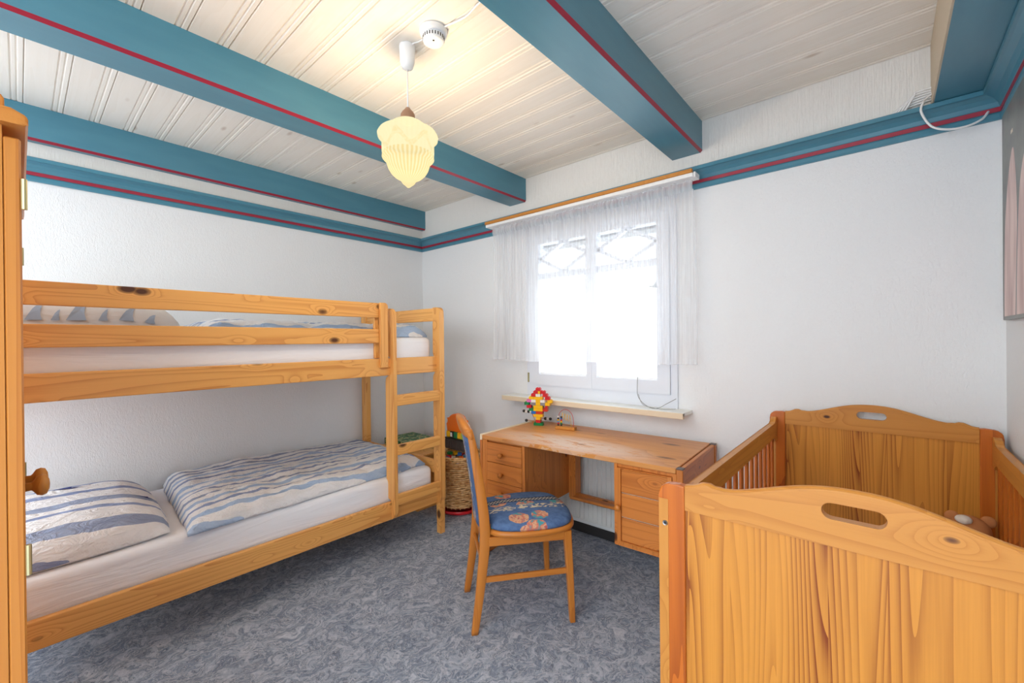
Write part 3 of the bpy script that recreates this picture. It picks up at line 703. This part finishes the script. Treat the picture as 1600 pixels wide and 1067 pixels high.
def oriented(p, q, hw, hz, bev=.003):
    bm = B(); p, q = Vector(p), Vector(q); L = (q-p).length; ab(bm, 0, L, -hw, hw, -hz, hz, bev)
    d = (q-p).normalized(); s = Vector((0, 0, 1)).cross(d).normalized(); u2 = d.cross(s)
    for v in bm.verts: v.co = p+d*v.co.x+s*v.co.y+u2*v.co.z
    return bm
obj('side_apron', oriented((.062, .0, .402), (.412, -.010, .402), .009, .020), 'chair_x', ch)
obj('side_apron', oriented((.062, .326, .402), (.412, .372, .402), .009, .020), 'chair_x', ch)
obj('front_apron', oriented((.428, .003, .402), (.428, .358, .402), .009, .020), 'chair_y', ch)
obj('rear_apron', oriented((.046, .014, .402), (.046, .312, .402), .009, .020), 'chair_y', ch)
obj('stretcher', oriented((.047, .004, .232), (.424, -.010, .238), .008, .0125), 'chair_x', ch)
obj('stretcher', oriented((.047, .330, .232), (.424, .388, .238), .008, .0125), 'chair_x', ch)
obj('rear_stretcher', oriented((.036, .014, .30), (.036, .32, .30), .007, .011), 'chair_y', ch)
seat_out = [(.068, .012), (.12, -.028), (.22, -.050), (.32, -.052), (.40, -.038), (.455, .000), (.482, .07), (.490, .165), (.482, .26), (.455, .335), (.40, .376), (.32, .392), (.22, .388), (.12, .362), (.068, .318)]
so = spline([Vector((x, y, 0)) for x, y in seat_out+[seat_out[0]]], 4)[:-1]
def ringprism(pts, c, levels, bm=None):
    bm = bm or B(); rings = [[bm.verts.new((c[0]+(p.x-c[0])*k, c[1]+(p.y-c[1])*k, z)) for p in pts] for k, z in levels]; n = len(pts)
    for A, Bq in zip(rings, rings[1:]):
        for i in range(n): bm.faces.new((A[i], A[(i+1) % n], Bq[(i+1) % n], Bq[i]))
    bm.faces.new(list(reversed(rings[0]))); bm.faces.new(rings[-1]); return bm
SC = (.28, .167)
obj('seat_frame', ringprism(so, SC, [(.97, .424), (1.0, .428), (1.012, .436), (1.0, .447), (.96, .449)]), 'chair_x', ch, True)
cu = obj('seat_cushion', ringprism(so, SC, [(.95, .449), (.965, .458), (.945, .469), (.90, .477), (.8, .4825), (.6, .487), (.35, .489), (.1, .4895)]), 'fabric', ch, True)
# back: upholstered panel and rounded crest
def bs(z):                       # profile of the back posts
    pr = [(.046, .40), (.044, .50), (.030, .62), (.012, .74), (-.006, .85), (-.022, .915), (-.036, .965)]
    for (a, za), (b, zb) in zip(pr, pr[1:]):
        if z <= zb: return a+(b-a)*(z-za)/(zb-za)
    return pr[-1][0]
def curve(y): return -.030*(1-((y-.165)/.165)**2)      # concave towards the sitter
def panel(o0, o1, z0, z1, mat, nm, par, ny_=12, nz_=14):
    bm = B()
    f = lambda off: (lambda u, v: (bs(z0+(z1-z0)*v)+curve(.022+.262*u)*.6+off, .022+.262*u, z0+(z1-z0)*v))
    a = grid(bm, ny_, nz_, f(o0)); b = grid(bm, ny_, nz_, f(o1))
    for i in range(ny_):
        bm.faces.new((a[i][0], a[i+1][0], b[i+1][0], b[i][0])); bm.faces.new((a[i][nz_], a[i+1][nz_], b[i+1][nz_], b[i][nz_]))
    for j in range(nz_):
        bm.faces.new((a[0][j], a[0][j+1], b[0][j+1], b[0][j])); bm.faces.new((a[ny_][j], a[ny_][j+1], b[ny_][j+1], b[ny_][j]))
    return obj(nm, bm, mat, par, True)
panel(-.012, .014, .455, .862, 'fabric', 'back_cushion', ch)
bm = B(); npt = 22; rings = []
for i in range(npt+1):
    y = -.008+.320*i/npt; q = (y-.152)/.160; ztop = .947-.062*abs(q)**3.2; zlo = .862-.0*abs(q); s0 = curve(min(max(y, 0), .33))*.6
    rr = []
    for k in range(14):
        a = 2*math.pi*k/14; cz = math.sin(a); cx_ = math.cos(a)
        zz = (ztop+zlo)/2+(ztop-zlo)/2*(abs(cz)**.6)*(1 if cz > 0 else -1); e = max(.25, max(0, 1-abs(q)**6)**.5)
        rr.append(bm.verts.new((bs(zz)+s0+.021*(abs(cx_)**.7)*(1 if cx_ > 0 else -1)*e, y, zz)))
    rings.append(rr)
for A, Bq in zip(rings, rings[1:]):
    for k in range(14): bm.faces.new((A[k], A[(k+1) % 14], Bq[(k+1) % 14], Bq[k]))
bm.faces.new(rings[0]); bm.faces.new(list(reversed(rings[-1])))
obj('crest_rail', bm, 'chair_y', ch, True)

# ------------------------------------------------------------------ cot
cr = thing('baby_cot', 'honey wood baby cot with arched end boards by the right wall', 'cot', (-.05, 1.75, 0))
KX0, KX1, KXM = -.436, .336, -.05
def endboard(y0, y1, face, bolts):
    eb = None; ym = (y0+y1)/2
    for sgn, nm in ((-1, 0), (1, 1)):
        xo = KXM+sgn*.386; xi = KXM+sgn*.322
        pts = [(xi, 0), (xo, 0), (xo, .905)]+[(xo-sgn*.028+sgn*.028*math.cos(R(a)), .911+.028*math.sin(R(a))) for a in (20, 40, 60, 80, 95)]+[(xo-sgn*.05, .941), (xi, .939)]
        if sgn > 0: pts = list(reversed(pts))
        pst = obj('post', prism(B(), pts, 1, y0, y1, .004), 'cribpost', cr)
        obj('post_strip', ab(B(), min(xi-sgn*(-.0395), xo-sgn*.001)-0 if sgn > 0 else xo+.001, (xi+.0395+.0235) if sgn > 0 else xo+.0245, y0-.0012, y1+.0012, .005, .90), 'crib_z', pst)
        if bolts: 
            b = lathe(B(), [(.0035, .001), (.0055, .0012), (.0065, 0), (.006, .0022), (.0035, .0015)], seg=14)
            obj('bolt_hole', (lambda bm: ([setattr(v, 'co', Vector((KXM+sgn*.369+v.co.x, y0-.0012-v.co.z, .84+v.co.y))) for v in bm.verts], bm)[1])(b), 'chrome', pst)
            obj('bolt_recess', (lambda bm: ([setattr(v, 'co', Vector((KXM+sgn*.369+v.co.x, y0-.0014-v.co.z, .84+v.co.y))) for v in bm.verts], bm)[1])(lathe(B(), [(0, 0), (.0042, 0), (.0042, .001), (0, .001)], seg=14)), 'dark', pst)
    # arched top rail with hand slot
    def ztop(d):
        d = abs(d)
        if d > .255: 
            return .939+.0145*math.exp(-((d-.272)/.022)**2)-.0*d
        k = (d/.255); s = .5+.5*math.cos(math.pi*min(1, k**1.15))
        return .9455+.0505*s+.009*math.exp(-((d-.272)/.022)**2)
    n = 60; tp = [(KXM-.3215+.643*i/n, ztop(-.3215+.643*i/n)) for i in range(n+1)]
    pts = [(KXM+.3215, .883), (KXM-.3215, .878)]+tp
    pts = [(KXM-.3215, .882)]+tp+[(KXM+.3215, .882)]
    sl = [(KXM+.034+.0165*math.cos(R(a)), .953+.0165*math.sin(R(a))) for a in range(-90, 91, 15)]+[(KXM-.034+.0165*math.cos(R(a)), .953+.0165*math.sin(R(a))) for a in range(90, 271, 15)]
    tr = obj('top_rail', prism(B(), pts, 1, y0+.001, y1-.001, 0, sl), 'crib_x', cr)
    # bright rounded upper lip
    bm = B(); tube(bm, [(x, ym, z-.004) for x, z in tp], .0085, 8)
    for v in bm.verts: v.co.y = ym+(v.co.y-ym)*((y1-y0)/2-.0005)/.0085
    obj('rounded_lip', bm, 'crib_x', tr, True)
    obj('end_panel', ab(B(), KXM-.3218, KXM+.3218, ym-.006, ym+.006, .12, .884), 'cribpanel', cr)
    obj('bottom_rail', ab(B(), KXM-.3215, KXM+.3215, y0+.002, y1-.002, .10, .17, .003), 'crib_x', cr)
endboard(1.06, 1.085, 1, True); endboard(2.44, 2.465, 1, False)
ysl0, per = 1.1135, .0832
for sgn, xa, xb in ((-1, -.428, -.404), (1, .304, .328)):
    pts = [(1.0855, .800), (2.4395, .800), (2.4395, .912), (2.425, .914), (2.405, .908), (2.39, .893), (2.372, .886), (1.153, .886), (1.135, .893), (1.12, .908), (1.1, .914), (1.0855, .912)]
    pts = [(1.0855, .795), (1.12, .795), (1.14, .812), (1.16, .822), (2.365, .822), (2.385, .812), (2.405, .795)]+pts[1:]
    obj('side_top_rail', prism(B(), pts, 0, xa, xb, .003), 'crib_y', cr)
    obj('side_bottom_rail', ab(B(), xa, xb, 1.0855, 2.4395, .20, .26, .003), 'crib_y', cr)
    i = 0
    while ysl0+i*per < 2.40:
        y = ysl0+i*per; obj('slat', ab(B(), xa+.007, xb-.007, y, y+.030, .255, .828, .002), 'cribpost', cr); i += 1
obj('base_board', ab(B(), -.40, .30, 1.09, 2.435, .22, .24), 'crib_y', cr)
tag(obj('cot_mattress', ab(B(), -.395, .295, 1.095, 2.43, .24, .34, .025, 3), 'sheet', None, True), 'white mattress lying inside the baby cot', 'mattress')
# plush toy
def blob(bm, c, r, seg=16, rings=10):
    v0 = len(bm.verts); m = Matrix.Translation(c) @ Matrix.Diagonal((*r, 1)); bmesh.ops.create_uvsphere(bm, u_segments=seg, v_segments=rings, radius=1, matrix=m); return bm
pt = thing('plush_toy', 'brown plush toy with pale muzzle sitting in the cot corner', 'plush toy', (.235, 2.35, .34))
obj('body', blob(B(), (.232, 2.345, .435), (.066, .062, .098)), 'plush', pt, True)
obj('head', blob(B(), (.232, 2.335, .565), (.06, .055, .055)), 'plush', pt, True)
obj('muzzle', blob(B(), (.214, 2.300, .612), (.024, .022, .016)), 'plushw', pt, True)
obj('ear', blob(B(), (.282, 2.345, .605), (.022, .012, .022)), 'plush', pt, True); obj('ear', blob(B(), (.188, 2.35, .602), (.022, .012, .022)), 'plush', pt, True)
for sx in (-.045, .045): obj('leg', blob(B(), (.228+sx, 2.285, .363), (.024, .05, .024)), 'plush', pt, True)
for c in pt.children: c.location.z += .006

# ------------------------------------------------------------------ pendant lamp
LX, LY = -1.468, 1.052
lp = thing('pendant_lamp', 'lit cream glass pendant lamp with garland relief', 'lamp', (LX, LY, 1.928))
obj('canopy', lathe(B(), [(0, 2.505), (.0315, 2.505), (.0325, 2.50), (.031, 2.47), (.029, 2.435), (.022, 2.415), (.010, 2.407), (0, 2.406)], LX, LY, 0, 24), 'white', lp, True)
obj('cord', tube(B(), [(LX, LY, 2.41), (LX, LY, 2.24)], .0028, 8), 'white', lp, True)
obj('cap', lathe(B(), [(0, 2.254), (.008, 2.253), (.014, 2.244), (.022, 2.236), (.0285, 2.224), (.029, 2.215), (.034, 2.205), (.035, 2.1945), (.031, 2.1945), (.029, 2.205), (.022, 2.22), (0, 2.225)], LX, LY, 0, 24), 'brown', lp, True)
sp = [(0, .0005), (.034, 0), (.055, -.003), (.066, -.010), (.068, -.020), (.074, -.026), (.098, -.034), (.114, -.044), (.121, -.056), (.119, -.068), (.109, -.078), (.1035, -.086), (.1045, -.100), (.1045, -.125), (.101, -.140), (.104, -.148), (.097, -.156), (.088, -.162), (.085, -.175), (.079, -.193), (.069, -.210), (.055, -.224), (.040, -.233), (.028, -.237), (.028, -.245), (.023, -.252), (.012, -.260), (.006, -.266), (0, -.268)]
sbm = lathe(B(), sp, 0, 0, 0, 108, lambda t_, z: (.012*math.sin(2*math.pi*36*t_) if z < -.135 else .007*math.sin(2*math.pi*6*t_+1)*math.exp(-((z+.065)/.025)**2)))
sh_ = obj('glass_shade', sbm, 'shade', None, True); sh_.location = (0, 0, 2.194-1.928); sh_.parent = lp
bl = bpy.data.lights.new('bulb_light', 'POINT'); bl.energy = LAMP_POWER; bl.color = (1, .80, .56); bl.shadow_soft_size = .03
blo = bpy.data.objects.new('bulb_light', bl); COL.objects.link(blo); blo.parent = lp; blo.location = (0, 0, 2.055-1.928)

# smoke detector with its cable
sd = thing('smoke_detector', 'round white smoke detector on the ceiling beside the lamp', 'smoke detector', (-1.315, 1.065, 2.46))
SX, SY = -1.318, 1.068
obj('base', lathe(B(), [(0, 2.506), (.054, 2.506), (.054, 2.496), (.052, 2.490), (.050, 2.485), (.044, 2.481), (0, 2.481)], SX, SY, 0, 32), 'white', sd, True)
obj('cover', lathe(B(), [(.041, 2.482), (.041, 2.464), (.039, 2.458), (.030, 2.455), (0, 2.454)], SX, SY, 0, 32), 'white', sd, True)
for i in range(24):
    a = 2*math.pi*i/24; b = B(); ab(b, -.0015, .0015, -.0018, .0018, 2.466, 2.478)
    for v in b.verts:
        x, y = v.co.x+.0405, v.co.y; v.co.x = SX+x*math.cos(a)-y*math.sin(a); v.co.y = SY+x*math.sin(a)+y*math.cos(a)
    obj('vent_slot', b, 'dark', sd)
obj('indicator', lathe(B(), [(0, 0), (.003, 0), (.003, .002), (0, .002)], SX+.028, SY-.03, 2.484, 10), 't_dred', sd); obj('test_button', lathe(B(), [(0, 0), (.004, 0), (.004, .0015), (0, .0015)], SX+.014, SY-.012, 2.4535, 12), 'dark', sd)
tag(obj('ceiling_cable', tube(B(), spline([(SX+.05, SY+.01, 2.500), (SX+.15, SY+.03, 2.5), (SX+.25, SY+.02, 2.501), (-.93, SY+.06, 2.5)]), .0035, 8), 'white', None, True), 'thin white cable from the smoke detector to the blue beam', 'cable')
tag(obj('ceiling_cable', tube(B(), spline([(LX+.03, LY, 2.5), (LX+.06, LY+.012, 2.501), (SX-.052, SY, 2.5)]), .003, 8), 'white', None, True), 'short white cable between the lamp canopy and smoke detector', 'cable')

# cable loop and cable bundle in the right-hand cornice corner
tag(obj('cable_loop', tube(B(), spline([(.15, 2.46, 2.292), (.128, 2.45, 2.272), (.118, 2.432, 2.249), (.114, 2.424, 2.212), (.142, 2.42, 2.146), (.187, 2.42, 2.118), (.24, 2.425, 2.114), (.282, 2.44, 2.132), (.303, 2.468, 2.165)]), .0042, 8), 'white', None, True), 'thick white cable looping below the corner of the blue moulding', 'cable')
for i in range(6):
    z = 2.262+i*.009; tag(obj('wall_cable', tube(B(), spline([(-.0+.012*i, 2.486-.004*i, 2.243), (.03+.013*i, 2.486-.003*i, z), (.10, 2.486-.003*i, z+.012), (.15, 2.486-.002*i, z+.016)]), .0042, 6), 'white', None, True), 'white cable in the bundle behind the blue moulding', 'cable', 'cables bundled behind the moulding')

# picture on the right wall
pc = thing('canvas_picture', 'dark unframed picture of pale pink petals on the right wall', 'picture', (.34, 2.17, 1.357))
obj('canvas', ab(B(), .332, .3495, 1.93, 2.425, 1.357, 2.118, .002), 'canvas', pc)
def decal(pts, mat, nm, dx):
    bm = B(); prism(bm, pts, 0, .332-dx, .3322); obj(nm, bm, mat, pc)
decal([(p.x, p.y) for p in spline([Vector(q) for q in ((2.395, 1.37, 0), (2.392, 1.55, 0), (2.372, 1.72, 0), (2.32, 1.86, 0), (2.255, 1.945, 0), (2.22, 1.90, 0), (2.19, 1.72, 0), (2.21, 1.5, 0), (2.22, 1.37, 0))], 5)], 'petal', 'petal', .0006)
decal([(p.x, p.y) for p in spline([Vector(q) for q in ((2.20, 1.37, 0), (2.18, 1.6, 0), (2.14, 1.8, 0), (2.05, 1.88, 0), (1.98, 1.7, 0), (2.0, 1.37, 0))], 5)], 'petal', 'petal', .0009)
decal([(2.275, 2.0), (2.245, 2.0), (2.245, 2.012), (2.275, 2.012)], 'plushw', 'highlight', .0006)

# ------------------------------------------------------------------ toys on the desk
fig = thing('brick_figure', 'standing figure of colourful toy bricks on the desk', 'toy figure', deskpt(.13, .44), R(20), world=False)
U, HB = .016, .0192
rows = [
    [('green', -2, 2)], [('red', -1, 1)], [('yellow', -1, 1)], [('yellow', -2, 2)], [('blue', -3, -1), ('dred', -1, 2)],
    [('green', -4, -2), ('yellow', -2, 2), ('dred', 2, 4)], [('red', -5, -3), ('yellow', -2, 2), ('red', 3, 4)],
    [('green', -6, -4), ('bgrey', -3, -1), ('yellow', -1, 1), ('bgrey', 1, 3), ('yellow', 3, 5)],
    [('pink', -5, -3), ('bwhite', -3, -1), ('yellow', -1, 1), ('bwhite', 1, 3), ('yellow', 4, 6)],
    [('yellow', -4, -2), ('yellow', -2, 2), ('red', 3, 5)], [('red', -3, -1), ('bwhite', -1, 1), ('red', 2, 4)],
    [('red', -2, 0), ('yellow', 0, 1), ('red', 1, 3)], [('red', -1, 1)]]
for j, row in enumerate(rows):
    for col, a, b in row:
        bm = B(); ab(bm, a*U+.0002, b*U-.0002, -U, U, j*HB+.0002, (j+1)*HB-.0002, .0008)
        for sx in range(a, b):
            for sy in (-.5, .5): lathe(bm, [(.0045, 0), (.0045, .0042), (0, .0042)], (sx+.5)*U, sy*U, (j+1)*HB-.0003, 8)
        obj('brick', bm, 't_'+col, fig)
bmz = thing('bead_maze', 'small wooden bead maze with wire loops on the desk', 'toy', deskpt(.345, .43), R(12), world=False)
obj('base', ab(B(), -.066, .066, -.022, .022, 0, .020, .003), 'crib_x', bmz)
obj('red_wire', tube(B(), spline([(-.05, 0, .02), (-.05, 0, .06), (-.042, 0, .10), (-.015, 0, .124), (.015, 0, .124), (.042, 0, .10), (.052, 0, .06), (.052, 0, .02)]), .0016, 6), 't_red', bmz, True)
obj('yellow_wire', tube(B(), [(-.03, .006, .02), (-.03, .006, .08)]+[(-.028+.055*i/50, .006+.012*math.cos(i*.42), .085+.02*math.sin(i*.42)-.0003*i) for i in range(51)]+[(.032, .006, .06), (.034, .006, .02)], .0014, 6), 't_yellow', bmz, True)
for px, cols in ((-.052, ('black', 'red', 'lblue', 'yellow', 'black', 'bwhite')), (-.031, ('black', 'green', 'yellow', 'red', 'blue', 'black'))):
    for i, c in enumerate(cols): obj('bead', lathe(B(), [(0, 0), (.006, .0006), (.0075, .005), (.006, .0094), (0, .01)], px, .002, .0205+i*.0102, 12), 't_'+c, bmz, True)
st = thing('stick_toy', 'wooden stick animal toy with black and white beads on the desk', 'toy', deskpt(.062, .50), R(15), world=False)
obj('base', lathe(B(), [(0, 0), (.022, 0), (.022, .008), (0, .009)], 0, 0, 0, 16), 'chair_z', st)
for q in (((0, 0, .006), (-.02, 0, .05), (-.035, 0, .082)), ((0, 0, .006), (.01, 0, .045), (-.006, 0, .10)), ((0, 0, .006), (.05, 0, .035), (.108, 0, .034)), ((0, 0, .006), (-.04, 0, .014), (-.07, 0, .012))):
    obj('stick', tube(B(), spline([Vector(p) for p in q], 4), .0022, 6), 'chair_z', st, True)
for (x, z, c) in ((-.035, .072, 'bwhite'), (-.052, .074, 'black'), (-.070, .073, 'bwhite'), (-.088, .076, 'black'), (-.012, .104, 'black'), (-.004, .122, 'black'), (.072, .034, 'black'), (.090, .034, 'bwhite'), (.108, .034, 'black'), (-.07, .012, 'black')):
    obj('bead', blob(B(), (x, 0, z), (.0115, .0105, .0105), 10, 6), 't_'+c, st, True)

# ------------------------------------------------------------------ toy corner between bed and window wall
bx = thing('toy_chest', 'low wooden toy chest behind the foot of the bunk bed', 'chest', (-2.93, 2.2, 0))
bm = B()
for a in ((-3.24, -2.70, 1.985, 2.0), (-3.24, -2.70, 2.405, 2.42), (-3.24, -3.225, 2.0, 2.405), (-2.715, -2.70, 2.0, 2.405)): ab(bm, *a, 0, .405)
ab(bm, -3.225, -2.715, 2.0, 2.405, .01, .02); obj('body', bm, 'pine_x', bx)
obj('lid', ab(B(), -3.25, -2.69, 1.975, 2.43, .4055, .4215, .003), 'pine_x', bx)
gb = thing('board_game_box', 'flat green printed board game box on the toy chest', 'game box', (-3.0, 2.2, .422))
obj('box_bottom', ab(B(), -3.20, -2.905, 2.03, 2.31, .422, .455), 'gamebox', gb); obj('box_lid', ab(B(), -3.204, -2.901, 2.026, 2.314, .44, .487, .002), 'gamebox', gb)
cols = ['t_red', 't_blue', 't_yellow', 't_green', 't_bwhite', 't_orange', 't_lblue']
def loosebrick(x, y, z, rot, c, label, grp, sc=1):
    b = B(); ab(b, -.016*sc, .016*sc, -.016*sc, .016*sc, 0, .0192*sc, .0008)
    for sx in (-.5, .5):
        for sy in (-.5, .5): lathe(b, [(.0047*sc, 0), (.0047*sc, .0042), (0, .0042)], sx*.016*sc, sy*.016*sc, .019*sc, 8)
    o = tag(obj('toy_brick', b, c), label, 'toy brick', grp); o.location = (x, y, z); o.rotation_euler = rot; return o
cn = {'t_red': 'red', 't_blue': 'blue', 't_yellow': 'yellow', 't_green': 'green', 't_bwhite': 'white', 't_orange': 'orange', 't_lblue': 'light blue'}
# wicker basket
BX, BY = -2.495, 2.235
bk = thing('wicker_basket', 'round wicker basket of toy bricks beside the bunk bed', 'basket', (BX, BY, 0))
bw = lambda z: .135+.028*min(1, z/.35)
nst = 26; bm = B()
for row in range(24):
    z = .062+row*.0148; pts = []; rr = bw(z)
    for i in range(nst*3):
        a = 2*math.pi*i/(nst*3); k = math.sin(nst/2*a+math.pi*row)*.0062; pts.append((BX+(rr+k)*math.cos(a), BY+(rr+k)*math.sin(a), z+.0022*math.sin(5*a+row)))
    tube(bm, pts, .0074, 5, True)
o = obj('weave', bm, 'wicker', bk, True); o['kind'] = 'stuff'
for i in range(nst):
    a = 2*math.pi*i/nst; obj('stake', tube(B(), [(BX+bw(.05)*math.cos(a), BY+bw(.05)*math.sin(a), .045), (BX+bw(.4)*math.cos(a), BY+bw(.4)*math.sin(a), .418)], .0035, 5), 'wicker', bk)
for k_ in range(2): obj('rim', tube(B(), [(BX+(bw(.4)+.004)*math.cos(2*math.pi*i/60), BY+(bw(.4)+.004)*math.sin(2*math.pi*i/60), .418+.011*k_+.003*math.sin(i*1.3+k_*3)) for i in range(60)], .0085, 6, True), 'wicker', bk, True)
obj('bottom', lathe(B(), [(0, .045), (.128, .045), (.134, .05), (.13, .055), (0, .055)], BX, BY, 0, 32), 'wicker', bk)
obj('false_bottom', lathe(B(), [(0, .37), (.148, .37), (.148, .376), (0, .376)], BX, BY, 0, 24), 'wicker', bk)
tag(obj('basket_tray', lathe(B(), [(0, .0), (.13, .0), (.158, .012), (.166, .036), (.162, .0365), (.15, .02), (0, .018)], BX, BY, 0, 36), 't_red', None, True), 'red round plastic tray under the wicker basket', 'tray')
bk['_note'] = ''; del bk['_note']
for i in range(24):
    a = i*2.4; r_ = .022+.024*math.sqrt(i); c = cols[i % 7]
    loosebrick(BX+r_*math.cos(a), BY+r_*math.sin(a), .3765+.0236*(i % 2), (R(rnd.uniform(-8, 8)), R(rnd.uniform(-8, 8)), a), c, cn[c]+' toy brick lying in the wicker basket', cn[c]+' bricks in the wicker basket')
# toy truck body with block load and orange hood standing on the bricks
tt = thing('toy_truck', 'dark grey toy truck with orange dome sticking up from the wicker basket', 'toy', (BX-.075, BY+.03, .438))
TX, TZ = BX-.075, .006
a = B(); ab(a, TX-.11, TX+.11, BY+.01, BY+.10, .435, .515, .004)
for i in range(10): ab(a, TX-.104+i*.0218, TX-.094+i*.0218, BY+.006, BY+.012, .445, .505)
obj('truck_bed', a, 'darkgrey', tt)
obj('bed_rim', ab(B(), TX-.116, TX+.116, BY+.002, BY+.106, .515, .524, .002), 't_black', tt)
for i, c in enumerate(('t_yellow', 't_black', 't_green', 't_yellow', 't_lime')): obj('block', ab(B(), TX-.105+i*.043, TX-.064+i*.043, BY+.02, BY+.07, .5245, .572, .004), c, tt)
obj('dice_mark', ab(B(), TX-.054, TX-.032, BY+.0185, BY+.0205, .532, .565), 't_bwhite', tt)
dome = [(TX-.10, .5725), (TX+.085, .5725), (TX+.098, .60), (TX+.09, .63), (TX+.075, .66)]+[(TX-.005+.082*math.cos(R(q)), .655+.06*math.sin(R(q))) for q in range(15, 166, 15)]+[(TX-.095, .66), (TX-.10, .63)]
obj('dome', prism(B(), dome, 1, BY+.02, BY+.085, .012), 't_orange', tt, False)

for c in tt.children: c.location.z += TZ

for o in bpy.data.objects:
    if '_w' in o: del o['_w']
